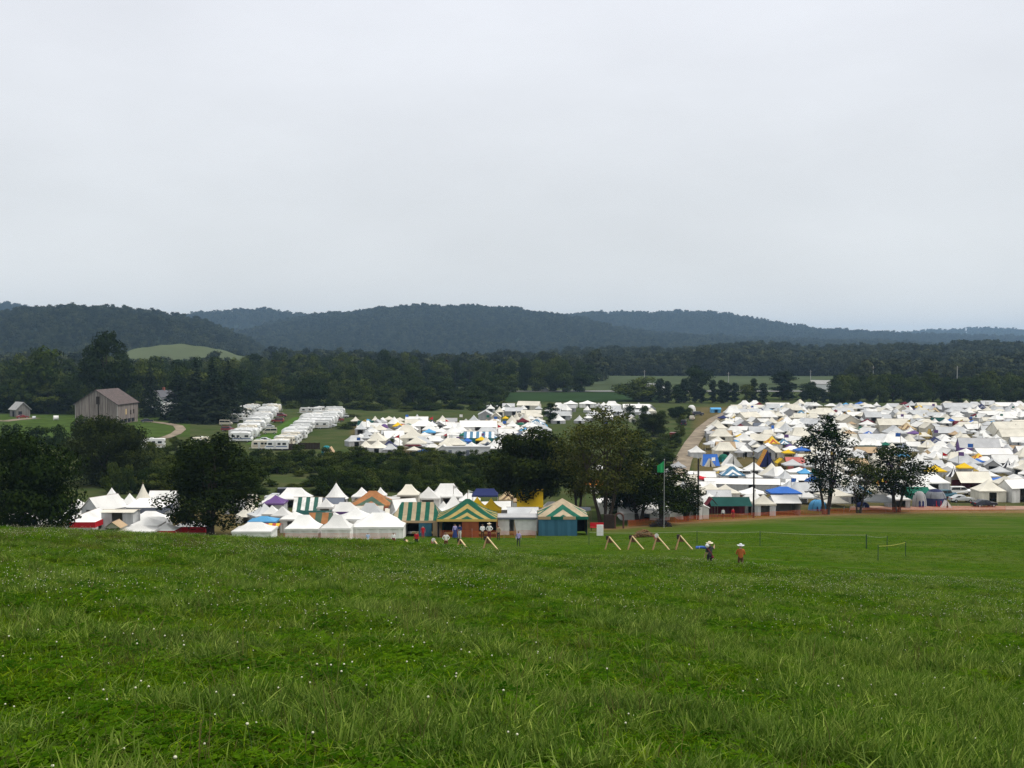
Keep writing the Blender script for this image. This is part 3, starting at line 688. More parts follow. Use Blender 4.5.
# ------------------------------------------------------------------ vehicles
def car(kind, colm, L=4.5, W=1.78):
    root = empty('parked_car')
    if kind == 'suv': prof = [(-L/2, .45), (L/2, .45), (L/2, .95), (L*.47, 1.08), (L*.26, 1.12), (L*.16, 1.70), (-L*.44, 1.72), (-L*.495, 1.05)]; gl = [(L*.235, 1.14), (L*.15, 1.62), (-L*.42, 1.64), (-L*.46, 1.12)]
    elif kind == 'van': prof = [(-L/2, .45), (L/2, .45), (L/2, .95), (L*.42, 1.15), (L*.25, 1.95), (-L*.49, 1.98), (-L*.5, 1.1)]; gl = [(L*.385, 1.2), (L*.24, 1.82), (-L*.45, 1.85), (-L*.47, 1.22)]
    else: prof = [(-L/2, .42), (L/2, .42), (L*.5, .78), (L*.47, .88), (L*.22, .95), (L*.08, 1.40), (-L*.20, 1.42), (-L*.38, 1.0), (-L*.49, .95)]; gl = [(L*.195, .97), (L*.07, 1.34), (-L*.19, 1.36), (-L*.34, 1.0)]
    bm = bmesh.new(); n = len(prof); rings = []
    for yy, sc in ((-W/2, .0), (-W/2+.09, .05), (W/2-.09, .05), (W/2, .0)):
        rings.append([bm.verts.new((x*(1.0 if sc else .985), yy*(1 if z < 1.0 or kind == 'van' else .86), z+(sc*.25 if z > .9 else 0))) for x, z in prof])
    for a, b in zip(rings[:-1], rings[1:]):
        for i in range(n): bm.faces.new((a[i], a[(i+1) % n], b[(i+1) % n], b[i]))
    bm.faces.new(rings[0][::-1]); bm.faces.new(rings[-1]); bmesh.ops.recalc_face_normals(bm, faces=bm.faces)
    me = bpy.data.meshes.new('body'); bm.to_mesh(me); bm.free(); me.materials.append(colm); body = link(bpy.data.objects.new('body', me), root)
    for s in (-1, 1):
        yy = s*(W/2*(.93 if kind != 'van' else 1.0)+.012); m = MB(); m.add([(x, yy*(1 if z < 1.2 else .945 if kind != 'van' else 1), z) for x, z in gl], [(0, 1, 2, 3)]); m.build('window', GLASS, root)
        pil = MB(); pil.box((-L*.05, yy*.985+s*.02, (gl[0][1]+gl[1][1])/2), (.09, .03, gl[1][1]-gl[0][1])); pil.build('pillar', colm, root)
    p, q = gl[0], gl[1]; m = MB(); x0, x1 = prof[4 if kind != 'van' else 3][0], prof[5 if kind != 'van' else 4][0]; z0, z1 = prof[4 if kind != 'van' else 3][1], prof[5 if kind != 'van' else 4][1]
    nn = Vector((z1-z0, 0, x0-x1)).normalized()*.03; a, b = Vector((x0, 0, z0)).lerp(Vector((x1, 0, z1)), .12)+nn, Vector((x0, 0, z0)).lerp(Vector((x1, 0, z1)), .9)+nn
    m.quad(a+Vector((0, -W*.42, 0)), a+Vector((0, W*.42, 0)), b+Vector((0, W*.37, 0)), b+Vector((0, -W*.37, 0))); m.build('windscreen', GLASS, root)
    for sx in (-.31, .32):
        for s in (-1, 1):
            t = MB(); t.cyl((sx*L, s*(W/2-.10), .33), .33, .24, 'Y', 16); to = t.build('wheel', RUBBER, root); r_ = MB(); r_.cyl((sx*L, s*(W/2+.03), .33), .19, .02, 'Y', 10); r_.build('hubcap', STEEL, to)
    for s in (-1, 1):
        m = MB(); m.box((L/2+.005, s*W*.36, .78), (.04, .34, .16)); m.build('headlight', paint("lamp_glass", (.8,.8,.75), .2) if 'lamp_glass' not in bpy.data.materials else bpy.data.materials['lamp_glass'], root)
        m = MB(); m.box((-L/2+.0, s*W*.40, .85), (.05, .22, .2)); m.build('tail_lamp', FAB['red'], root)
    return root
def carpaint(n, c): return paint("car_"+n, c, .3, .2, .03, 1, .5)
def place_car(kind, c, px, by, rz, label, group=None, d=None):
    o = car(kind, c, 4.6 if kind != 'sedan' else 4.5); g = G(px, by, 100) if d is None else GD(px, d); o.location = g; o.rotation_euler.z = rz; tag(o, label, 'car', group); TENTS.append((g.x, g.y, 3.5)); return o
GC = 'cars parked by the track at the right'
SILVER = carpaint('silver', (.52,.53,.53)); WHT = carpaint('white', (.78,.78,.77)); DKB = carpaint('dark', (.02,.022,.035)); TEAL = carpaint('teal', (.04,.13,.18)); REDC = carpaint('red', (.18,.02,.02)); TANC = carpaint('tan', (.52,.47,.38))
place_car('sedan', SILVER, 961, 502.5, R(3), 'silver car parked in front of the white estate car', GC)
place_car('suv', WHT, 960, 495.0, R(2), 'white estate car with a roof rack line behind the silver car', GC)
place_car('suv', TEAL, 945, 498.5, R(20), 'dark teal car half hidden left of the silver car', GC)
place_car('sedan', DKB, 984, 507.0, R(8), 'black car parked nearest the pink track', GC)
place_car('van', DKB, 1000, 497, R(60), 'dark van behind the black car', GC)
place_car('suv', TANC, 245, 0, R(170), 'pale tan estate car parked right beside the dark dense front tree', None, d=196)
place_car('sedan', SILVER, 277, 0, R(4), 'silver car parked before the hedge, left of another', 'cars before the hedge', d=200)
place_car('van', DKB, 290, 0, R(6), 'dark van parked before the hedge', 'cars before the hedge', d=204)
place_car('van', REDC, 673, 0, R(75), 'red van parked on the left verge of the dirt road', 'vehicles along the dirt road', d=338)
place_car('van', DKB, 684, 0, R(75), 'dark van parked higher up the dirt road verge', 'vehicles along the dirt road', d=390)
place_car('suv', TANC, 692, 0, R(75), 'brownish car near the bend of the dirt road', 'vehicles along the dirt road', d=415)
place_car('suv', DKB, 698, 0, R(10), 'dark car at the far end of the dirt road', 'vehicles along the dirt road', d=440)
place_car('van', WHT, 545, 0, R(0), 'white van driving on the far highway', None, d=664)
place_car('sedan', REDC, 22.5, 0, R(35), 'red car parked before the small shed', None, d=416)
place_car('suv', WHT, 741, 478.5, R(170), 'white car left behind the white pavilion on the green gap', 'cars on the green gap')
place_car('suv', WHT, 770, 479, R(10), 'white pickup right of the white pavilion on the green gap', 'cars on the green gap')
place_car('sedan', DKB, 147, 0, R(20), 'dark car standing at the barn corner by the drive', None, d=398)
# campers
CAMPW = paint("camper_white", (.82,.82,.79), .45, .0, .06, .6, .4, .3); CAMPC = paint("camper_cream", (.68,.62,.50), .5, 0, .06, .6, .3); BEIGE = paint("camper_stripe", (.42,.33,.25), .5); BLUEST = paint("camper_blue_stripe", (.10,.14,.25), .5)
def camper(kind):
    """long axis along x, towing end to -x"""
    root = empty('camper_trailer' if kind != 'motor' else 'motorhome'); L = dict(long=7.8, short=5.6, motor=7.2)[kind]; m = MB()
    if kind == 'motor': prof = [(-L/2, .5), (L/2, .5), (L/2, 3.1), (-L*.30, 3.15), (-L*.40, 2.9), (-L*.40, 2.1), (-L*.44, 1.5), (-L/2, 1.2)]
    else: prof = [(-L/2+.15, .5), (L/2-.1, .5), (L/2, .9), (L/2-.05, 2.9), (L/2-.3, 3.0), (-L/2+.5, 3.0), (-L/2+.1, 2.6), (-L/2-.05, 1.2)]
    m.prism(prof, 'Y', -1.22, 1.22); m.build('body', CAMPW if kind != 'short' else CAMPC, root)
    for s in (-1, 1):
        for wx, ww in ((-L*.26, 1.2), (L*.12, .9), (L*.34, 1.1)):
            w_ = MB(); w_.box((wx, s*1.23, 2.05), (ww, .05, .65)); w_.build('window', GLASS, root)
        st = MB(); st.box((.1, s*1.228, 1.25), (L*.9, .03, .28)); st.build('stripe', BEIGE if kind != 'motor' else BLUEST, root)
    d = MB(); d.box((-L*.06, -1.24, 1.55), (.7, .05, 1.9)); d.build('door', paint("camper_door", (.62,.62,.60), .5) if "camper_door" not in bpy.data.materials else bpy.data.materials["camper_door"], root)
    w_ = MB(); w_.box((L/2+.0, 0, 2.05), (.06, 1.2, .6)); w_.build('window', GLASS, root)
    if kind == 'motor':
        w_ = MB(); w_.add([(-L*.40-.02, -1.0, 2.08), (-L*.40-.02, 1.0, 2.08), (-L*.44-.02, 1.0, 1.55), (-L*.44-.02, -1.0, 1.55)], [(0, 1, 2, 3)]); w_.build('windscreen', GLASS, root)
    else:
        h = MB(); h.tube([(-L/2, -.5, .55), (-L/2-1.0, 0, .55), (-L/2, .5, .55)], .06, 6); h.tube([(-L/2-.9, 0, .1), (-L/2-.9, 0, .7)], .05, 6); h.build('hitch', STEEL, root)
    a = MB(); a.box((.3, 0, 3.12), (.9, .8, .28), bev=.06); a.build('roof_vent', CAMPW, root)
    for wx in ((-.4, .5) if kind != 'motor' else (-L*.30, L*.25)):
        for s in (-1, 1):
            t = MB(); t.cyl((wx, s*1.08, .36), .36, .26, 'Y', 14); to = t.build('wheel', RUBBER, root); hb_ = MB(); hb_.cyl((wx, s*1.22, .36), .18, .03, 'Y', 8); hb_.build('hubcap', STEEL, to)
    return root
cproto = [camper('long'), camper('short'), camper('motor')]; cu = [False]*3; CAMP = []
def put_camper(k, px, d, rz, desc, label=None):
    o = cproto[k] if not cu[k] else copy_tree(cproto[k]); cu[k] = True
    g = GD(px, d); o.location = g; o.rotation_euler.z = rz; sc_ = rc.uniform(.8, .98); o.scale = (sc_, sc_, sc_); tag(o, label, 'camper', 'campers parked along the grass lane'); TENTS.append((g.x, g.y, 8)); CAMP.append((o, desc, px, proj(g)[1]-4)); return o
rc = random.Random(3)
def row(p0, d0, p1, d1, step, desc, flip=0):
    x0, x1 = (p0-512)/F*d0, (p1-512)/F*d1; n = int(abs(d1-d0)/step)
    for k in range(n+1):
        t = k/max(n, 1); d = d0+(d1-d0)*t; x = x0+(x1-x0)*t
        if rc.random() < .05: continue
        put_camper(rc.choice((0, 0, 0, 1, 2)), 512+x/d*F+rc.uniform(-2.5, 2.5), d+rc.uniform(-.6, .6), R(rc.uniform(-6, 6))+flip*math.pi, desc)
row(279, 298, 318, 425, 3.7, 'right row camper')
row(318, 372, 338, 440, 3.7, 'outer right row camper', 1)
row(240, 322, 274, 478, 3.7, 'left row camper', 1)
row(229, 398, 253, 470, 3.7, 'outer left row camper')
for px, d, rz, lb in ((308, 448, .1, 'boxy camper at the head of the lane, left one of three'), (319, 450, 1.4, 'camper seen end on at the head of the lane'), (334, 452, 0, 'long camper broadside at the head of the lane')): put_camper(0, px, d, rz, '', lb)
put_camper(1, 261, 300, .02, '', 'cream trailer at the near end of the grass lane'); put_camper(0, 151, 300, .15, '', 'white trailer broadside below the old barn'); put_camper(1, 130, 303, .3, '', 'white trailer end beside the broadside one below the barn')
put_camper(1, 112, 302, .2, '', 'white trailer half hidden in scrub below the barn'); put_camper(1, 201, 308, .4, '', 'white trailer peeping above the dark dense front tree')
LAND += [('grass lane', 280, 432), ('near end of the lane', 262, 446), ('far end of the lane', 300, 414)]
cars_ = [car('suv', DKB), car('van', TANC), car('sedan', SILVER), car('suv', REDC)]; cc_ = [False]*4; LCARS = []
for px, d in ((263, 322), (270, 350), (268, 372), (278, 400), (281, 428), (292, 330), (300, 352), (306, 372), (313, 398), (318, 420), (330, 380), (338, 405), (343, 425), (228, 360), (226, 385), (262, 445)):
    k = rc.randrange(4); o = cars_[k] if not cc_[k] else copy_tree(cars_[k]); cc_[k] = True; g = GD(px, d); o.location = g; o.rotation_euler.z = rc.uniform(-.3, .3)+rc.choice((0, 3.14)); tag(o, None, 'car', 'tow cars among the campers'); LCARS.append((o, ['dark tow car', 'tan tow van', 'silver tow car', 'red tow car'][k], px, proj(g)[1]))
for k in range(4):
    if not cc_[k]:
        for ch in list(cars_[k].children_recursive): bpy.data.objects.remove(ch)
        bpy.data.objects.remove(cars_[k])
# long white cabin in the middle camp, dark board fence
cb = empty('cabin_block'); g = GD(468, 281); cb.location = g; m = MB(); m.box((0, 0, 1.4), (11.5, 2.6, 2.8)); m.build('wall', CAMPW, cb); m = MB(); m.box((0, 0, 2.88), (11.9, 2.9, .14)); m.build('roof', FAB['grey'], cb)
for k in range(5):
    m = MB(); m.box((-4.6+2.3*k, -1.32, 1.1), (.85, .06, 2.1)); m.build('door', FAB['slate'] if k in (0, 2) else FAB['pale'], cb)
tag(cb, 'long low white cabin block with grey doors beyond the hedge', 'cabin'); TENTS.append((g.x, g.y, 11)); LAND.append(('long white cabin', 468, 453))
for px0, px1, d, lb in ((275, 296, 298, 'dark board fence left of another below the campers'), (298, 320, 301, 'dark board fence right of another below the campers')):
    a, b = GD(px0, d), GD(px1, d); root = empty('board_fence', a); m = MB(); n = 14; L = b-a
    for k in range(n): m.box((L.x*(k+.5)/n, 0, .95), (abs(L.x)/n*.94, .05, 1.8+.1*math.sin(k*2)))
    m.build('board_panel', DARKWOOD, root); rl = MB(); rl.box((L.x/2, .06, .5), (L.x, .06, .12)); rl.box((L.x/2, .06, 1.5), (L.x, .06, .12)); rl.build('rail', WOOD, root); tag(root, lb, 'fence', 'board fences below the campers')

# ------------------------------------------------------------------ white booth and field things
g = G(517, 535.5, 100); bt = empty('booth', g+Vector((0, 1.5, 0))); TENTS.append((g.x, g.y+1.5, 5))
m = MB(); m.box((-1.75, -1.45, 1.1), (1.5, .05, 2.2)); m.box((1.05, -1.45, 1.1), (2.9, .05, 2.2)); m.box((-2.48, 0, 1.1), (.05, 2.9, 2.2)); m.box((2.5, 0, 1.1), (.05, 2.9, 2.2)); m.box((0, 1.45, 1.1), (5, .05, 2.2)); m.build('wall', WHITEP, bt)
m = MB(); m.box((0, 0, 2.32), (5.5, 3.3, .1)); m.build('roof', FAB['grey'], bt); m = MB(); m.box((0, -1.67, 2.2), (5.5, .04, .2)); m.build('fascia', FAB['slate'], bt)
m = MB(); m.add([(-.36, -1.5, 0), (-.05, -1.7, 0), (-.36, -1.5, 2.1)], [(0, 1, 2)]); m.build('door_flap', FAB['tan'], bt)
tag(bt, 'flat roofed white booth with a dark doorway between two striped pavilions', 'booth')
g = G(600, 537, 100); m = MB(); m.box((0, 0, .85), (.85, .12, 1.4), bev=.02); sgn = m.build('board_sign', WHITEP); sgn.location = g; m = MB(); m.box((-.35, .09, .4), (.06, .06, .9)); m.box((.35, .09, .4), (.06, .06, .9)); m.build('leg', WOOD, sgn); tag(sgn, 'blank white board standing on the field right of the blue walled pavilion', 'board')
# dark throne like frame, brush pile, covered heap, red bench
g = G(614, 529, 100); th = empty('gate_frame', g); 
m = MB(); m.box((-.7, .3, 1.0), (1.4, .8, 2.0), bev=.04); m.build('cabinet', DARKWOOD, th)
m = MB(); pts = [(.15, 0, 0), (.15, 0, 1.6)]+[(.75-.6*math.cos(math.pi*k/8), 0, 1.6+.6*math.sin(math.pi*k/8)) for k in range(9)]+[(1.35, 0, 0)]; m.tube(pts, .14, 6); m.build('arch', paint("brown_paint", (.09,.04,.03), .8), th); tag(th, 'dark brown box with a wooden arch under the willowy tree', 'frame')
g = G(597, 531, 100); m = MB(); m.box((0, 0, .48), (1.9, .5, .08)); bn = m.build('bench', FAB['red']); bn.location = g; m = MB(); m.box((0, .28, .85), (1.9, .06, .5)); m.build('backrest', FAB['red'], bn); 
for s in (-.8, .8): m = MB(); m.box((s, 0, .22), (.08, .45, .44)); m.build('leg', DARKWOOD, bn)
tag(bn, 'dark red bench between the blue walled pavilion and the willowy tree', 'bench')
def heap(name, px, by, w, h, d_, mat, label, seed, cat):
    r_ = random.Random(seed); m = MB(); g = G(px, by, 100)
    for k in range(260):
        a = r_.uniform(-1, 1)*w/2; b = r_.uniform(-1, 1)*d_/2; z = h*(1-(2*a/w)**2)*r_.uniform(0, 1); L = r_.uniform(.3, .8); t = r_.uniform(0, 3.14); e = r_.uniform(-.5, .5)
        v = Vector((math.cos(t), math.sin(t), e)).normalized()*L/2; m.tube([Vector((a, b, z))-v, Vector((a, b, z+.1)), Vector((a, b, z))+v], r_.uniform(.015, .05), 4)
    o = m.build(name, mat); o.location = g; return tag(o, label, cat)
heap('brush_pile', 644, 537.5, 2.6, .85, 1.3, paint("dry_brush", (.20,.11,.05), .95, 0, .3, 4), 'low pile of brown brushwood behind the right hand target stands', 2, 'brush pile')
heap('log_heap', 661, 527, 3.0, 1.1, 1.2, paint("black_logs", (.025,.02,.02), .9), 'black heap of branches at the foot of the flagpole', 3, 'heap')
# archery style stands: board leaning on a brown trestle
TANWOOD = paint('tan_lumber', (.40,.25,.13), .8, 0, .2, 6, .1)
def stand(px, by, s=1.0, tgt=False, label='', face=1, group=''):
    g = G(px, min(by, 551.5), 84); root = empty('target_stand', g)
    ap = Vector((0, 0, 1.45*s))
    m = MB(); d = Vector((1.32*s, -.5, -.05))-ap; L = d.length; q = d.to_track_quat('Z', 'Y').to_matrix().to_4x4(); M = Matrix.Translation(ap+d*.5) @ q
    vs = [M @ Vector(p) for p in [(-.11,-.03,-L/2),(.11,-.03,-L/2),(.11,.03,-L/2),(-.11,.03,-L/2),(-.11,-.03,L/2),(.11,-.03,L/2),(.11,.03,L/2),(-.11,.03,L/2)]]
    m.add(vs, [(0,3,2,1),(4,5,6,7),(0,1,5,4),(1,2,6,5),(2,3,7,6),(3,0,4,7)]); m.build('board', PALEWOOD, root)
    for ex, ey in ((-.5, -.3), (-.4, .5)):
        m = MB(); m.tube([ap, (ex*s, ey, -.1)], .065, 6); m.build('leg', TANWOOD, root)
    m = MB(); m.add([ap+Vector((0, .02, -.12)), Vector((-.20*s, -.08, .80*s)), Vector((.42*s, -.12, .80*s))], [(0, 1, 2)]); m.build('brace_panel', FAB['brown'], root)
    m = MB(); m.box(ap+Vector((-.12, .1, -.15)), (.34, .3, .42), bev=.05); m.build('butt', DARKWOOD if not tgt else FAB['pink'], root)
    if tgt: m = MB(); m.cyl(ap+Vector((-.05, -.06, .02)), .2, .06, 'Y', 14); m.build('target_face', FAB['white'], root)
    return tag(root, label, 'target stand', group)
SA, SB = 'target stands before the striped pavilions', 'target stands on the right of the field'
for px, by, s, lb in ((372, 545.5, .35, 'small low target stand before the largest white pavilion'), (406, 546.5, .5, 'target stand before the green and tan pavilion'), (434, 549.5, .66, 'target stand, left of the three before the green and yellow pavilion'), (460, 549.5, .74, 'target stand, middle of the three before the green and yellow pavilion'), (487, 552, 1.0, 'largest target stand, right of the three before the green and yellow pavilion')): stand(px, by, s, s == .66, lb, group=SA)
for px, by, t, lb in ((609, 550, False, 'leftmost of the four target stands near the white board'), (632, 549.5, False, 'second of the four target stands from the white board'), (657, 550, True, 'target stand with a pink and white round face at its top'), (680, 549.5, False, 'target stand nearest to the two people in hats')): stand(px, by, .93, t, lb, group=SB)
# flagpole and dark posts
g = G(664, 528, 100); fp_ = empty('flagpole', g); hh = ztop(g.y, 0, 460)-g.z; m = MB(); m.tube([(0, 0, -.3), (0, 0, hh)], [.05, .03], 8); m.build('pole', paint("flag_pole_paint", (.36,.37,.37), .5), fp_)
m = MB(); vs = []; fs = []
for i in range(9):
    for j in range(5): vs.append((-1.0*i/8, .09*math.sin(i*1.1), hh-.1-1.7*(j/4)*(1-.45*i/8)-.75*(i/8)))
for i in range(8):
    for j in range(4): fs.append((i*5+j, (i+1)*5+j, (i+1)*5+j+1, i*5+j+1))
m.add(vs, fs); m.build('flag', paint("green_flag", (.02,.33,.10), .8), fp_, True); m = MB(); m.ball((0, 0, hh+.06), .09); m.build('finial', STEEL, fp_)
tag(fp_, 'grey flagpole flying a small green flag beside the drooping tree', 'flagpole'); LAND.append(('green flag', 660, 470))
for px, by, tp, lb in ((698, 520, 458.5, 'dark post by the bright red canopy'), (753.5, 518, 456.5, 'dark post at the right end of the dark green canopy')):
    g = G(px, by, 100); po = empty('dark_post', g); hh = ztop(g.y, 0, tp)-g.z; m = MB(); m.tube([(0, 0, -.3), (0, 0, hh)], [.17, .12], 8); m.build('pole', paint("tarred_wood", (.022,.018,.018), .9), po)
    m = MB(); m.box((0, 0, hh+.05), (.34, .3, .1)); m.build('cap', STEEL, po); m = MB(); m.tube([(.12, .1, hh-.6), (.55, .25, -.1)], .015, 4); m.build('stay_wire', STEEL, po); tag(po, lb, 'post', 'dark posts at the fence')
for px, tp, d, lb in ((644.5, 370, 830, 'above the left end of the far treeline'), (728.5, 372, 800, 'in the crop field right of the loose tree'), (810.5, 370, 860, 'in the crop field gap of the treeline'), (873, 366, 700, 'above the right treeline, left of two'), (957, 366, 690, 'above the right treeline, right of two')):
    g = GD(px, d); hh = ztop(d, 0, tp)-g.z; po = empty('utility_pole', g); m = MB(); m.tube([(0, 0, -.3), (0, 0, hh)], [.22, .17], 8); m.build('pole', paint("pale_pole", (.42,.40,.38), .8) if "pale_pole" not in bpy.data.materials else bpy.data.materials["pale_pole"], po)
    m = MB(); m.box((0, 0, hh-1.2), (2.6, .18, .22)); m.build('crossarm', WOOD, po); tag(po, 'pale utility pole '+lb, 'utility pole', 'utility poles beyond the camp')
fh, fr_ = building('farm_building', 9, 12, 3.6, 5.8, WHITEP, GREYROOF); fh.location = GD(821, 690); fh.rotation_euler.z = 1.2; m = MB(); m.box((4.53, 0, 1.6), (.08, 3.0, 2.8)); m.build('door', FAB['slate'], fh); tag(fh, 'white farm building in the gap of the far treeline', 'building')
fh, fr_ = building('farm_building', 8, 10, 3.6, 5.6, WHITEP, GREYROOF); fh.location = GD(656, 640); fh.rotation_euler.z = .9; m = MB(); m.box((4.03, 0, 1.6), (.08, 3.0, 2.6)); m.build('door', FAB['slate'], fh); tag(fh, 'white farm building glimpsed by the round tree at the treeline end', 'building')
# orange mesh fences
ORANGE = paint("orange_mesh", (.62,.12,.03), .7, 0, .1, 2)
def mesh_fence(pts, label, hgt=1.0):
    g0 = pts[0]; root = empty('mesh_fence', g0); m = MB(); P = []
    for a, b in zip(pts[:-1], pts[1:]):
        n = max(1, int((b-a).length/1.0))
        for k in range(n): q = a.lerp(b, k/n); P.append(Vector((q.x, q.y, h1(q.x, q.y))))
    P.append(Vector(pts[-1])); w = .022
    for i in range(len(P)-1):
        a, b = P[i]-g0, P[i+1]-g0; sag = lambda k: .10*(math.sin(k*.9)**2)
        for j in range(6):
            z = .12+hgt*j/6; z0, z1 = z-sag(i)*j/6, z-sag(i+1)*j/6
            m.quad(a+Vector((0, 0, z0)), b+Vector((0, 0, z1)), b+Vector((0, 0, z1+w*1.5)), a+Vector((0, 0, z0+w*1.5)))
        for k in range(4):
            q = a.lerp(b, k/4); d = (b-a).normalized()*w*.5; q = q+Vector((0, .004, 0)); m.quad(q-d+Vector((0, 0, .12)), q+d+Vector((0, 0, .12)), q+d+Vector((0, 0, hgt)), q-d+Vector((0, 0, hgt)))
    m.build('mesh_net', ORANGE, root)
    for i in range(0, len(P), 4): m = MB(); m.tube([P[i]-g0+Vector((0, .05, -.2)), P[i]-g0+Vector((0, .05, hgt+.25))], .025, 5); m.build('post', STEEL, root)
    return tag(root, label, 'fence', 'orange mesh fences')
def fpt(px, off=0): return GD(px, float(fence_depth(px))+off)
mesh_fence([G(px, 541.4, 90) for px in range(284, 404, 8)], 'orange mesh fence in front of the white front pavilions')
mesh_fence([G(px, 538.6, 90) for px in range(440, 540, 8)], 'orange mesh fence in front of the rusty walled pavilion')
mesh_fence([fpt(px) for px in range(628, 860, 6)], 'orange mesh fence running behind the two dark posts')
mesh_fence([fpt(px) for px in range(862, 1012, 6)], 'orange mesh fence along the track under the spreading tree')
# thin rope fence on the field
ROPE = paint("pale_rope", (.36,.38,.28), .9); GPOST = paint("green_stake", (.03,.07,.03), .7)
def rope_fence(pp, label, ropec, hgt):
    G0 = G(*pp[0], 64); root = empty('rope_fence', G0); Q = [G(*p, 64) for p in pp]
    for q in Q: m = MB(); m.tube([q-G0+Vector((0, 0, -.2)), q-G0+Vector((0, 0, hgt+.08))], .035, 6); m.build('stake', GPOST, root)
    for a, b in zip(Q[:-1], Q[1:]):
        m = MB(); m.tube([a.lerp(b, t)-G0+Vector((0, 0, hgt-.25*4*t*(1-t)*.4)) for t in (0, .17, .33, .5, .67, .83, 1)], .013, 5); m.build('rope', ropec, root)
    return tag(root, label, 'fence')
rope_fence([(589, 545), (697, 545), (760, 546.5), (866, 549.5)], 'thin pale rope strung on green stakes across the mown field', ROPE, 1.35)
rope_fence([(866.5, 549.7), (887, 550.5)], 'short slack rope between two green stakes at the right of the field', ROPE, 1.3)
rope_fence([(878, 561), (905.5, 557)], 'yellowish tape between two green stakes nearest the grass brow', paint("yellow_tape", (.60,.55,.12), .7), 1.25)
# small white bits in the farm yard
for px, d, w, lb, c in ((56, 408, 2.0, 'round white wrapped bale lying in the farm yard', 'white'), (34, 412, 1.4, 'pale bale beside the shed path', 'pale')):
    m = MB(); m.cyl((0, 0, w*.42), w*.45, w*.9, 'X', 16); o = m.build('wrapped_bale', FAB[c], None, True); g = GD(px, d); o.location = g; o.rotation_euler.z = .5; tag(o, lb, 'bale')
# ------------------------------------------------------------------ tents
def panel(mb, A, B, C, D, H_, sag, m, mode, per, ns=8, nt=6):
    """roof panel: eave A-B, ridge D-C (D over A); sag in height; stripe coordinate"""
    A, B, C, D = map(Vector, (A, B, C, D)); vs = []; st = []; L = (B-A).length
    for j in range(nt+1):
        t = j/nt
        for i in range(ns+1):
            s = i/ns; p = A.lerp(B, s).lerp(D.lerp(C, s), t); p.z -= sag*H_*4*t*(1-t)*.5
            vs.append(p)
            if mode == 'chev': v = ((1-t)*min(s, 1-s))*L/per if (C-D).length < .3*L else (A.lerp(B, s).lerp(D.lerp(C, s), t)-A).dot((B-A).normalized())/per
            elif mode == 'rad': v = s*max(1, round(L/per))
            else: v = (p-A).dot((B-A).normalized())/per
            st.append(v+.001)
    n = ns+1
    mb.add(vs, [(j*n+i, j*n+i+1, (j+1)*n+i+1, (j+1)*n+i) for j in range(nt) for i in range(ns)], m, st)
def hip_roof(w, l, r, eave, peak, sag=.22, mode='chev', per=1.6, ax='x'):
    """w along x, l along y, ridge half length r along x (ax='x') or y"""
    mb = MB(); x, y, H_ = w/2, l/2, peak-eave
    P = [Vector((-x,-y,eave)), Vector((x,-y,eave)), Vector((x,y,eave)), Vector((-x,y,eave))]
    if ax == 'x': a, b = Vector((-r,0,peak)), Vector((r,0,peak)); rid = [(a, b), (b, b), (b, a), (a, a)]
    else: a, b = Vector((0,-r,peak)), Vector((0,r,peak)); rid = [(a, a), (a, b), (b, b), (b, a)]
    for k in range(4):
        panel(mb, P[k], P[(k+1) % 4], rid[k][1], rid[k][0], H_, sag, 0, mode, per, 12 if mode == 'chev' else 8)
    return mb
def gable_roof(w, l, eave, peak, sag=.06, per=1.2, over=.15, ax='x'):
    """ridge along x when ax == 'x'"""
    mb = MB(); x, y = w/2+over, l/2+over
    if ax == 'x':
        panel(mb, (-x,-y,eave), (x,-y,eave), (x,0,peak), (-x,0,peak), peak-eave, sag, 0, 'vert', per)
        panel(mb, (x,y,eave), (-x,y,eave), (-x,0,peak), (x,0,peak), peak-eave, sag, 0, 'vert', per)
    else:
        panel(mb, (x,-y,eave), (x,y,eave), (0,y,peak), (0,-y,peak), peak-eave, sag, 0, 'vert', per)
        panel(mb, (-x,y,eave), (-x,-y,eave), (0,-y,peak), (0,y,peak), peak-eave, sag, 0, 'vert', per)
    return mb
def valance(w, l, eave, drop, over=.03, scal=0, two=False):
    mb = MB(); x, y = w/2+over, l/2+over; c = [(-x,-y), (x,-y), (x,y), (-x,y)]
    for k in range(4):
        a, b = Vector((*c[k], eave)), Vector((*c[(k+1) % 4], eave)); n = max(2, int((b-a).length/(scal or 1.5)))
        for i in range(n):
            p, q = a.lerp(b, i/n), a.lerp(b, (i+1)/n); m = (i % 2) if two else 0
            if scal:
                pts = [p, q]+[q.lerp(p, j/5)-Vector((0, 0, drop*(.45+.55*math.sin(math.pi*j/5)))) for j in range(6)]
                mb.add(pts, [tuple(range(len(pts)))], m)
            else: mb.quad(p, q, q-Vector((0, 0, drop)), p-Vector((0, 0, drop)), m)
    return mb
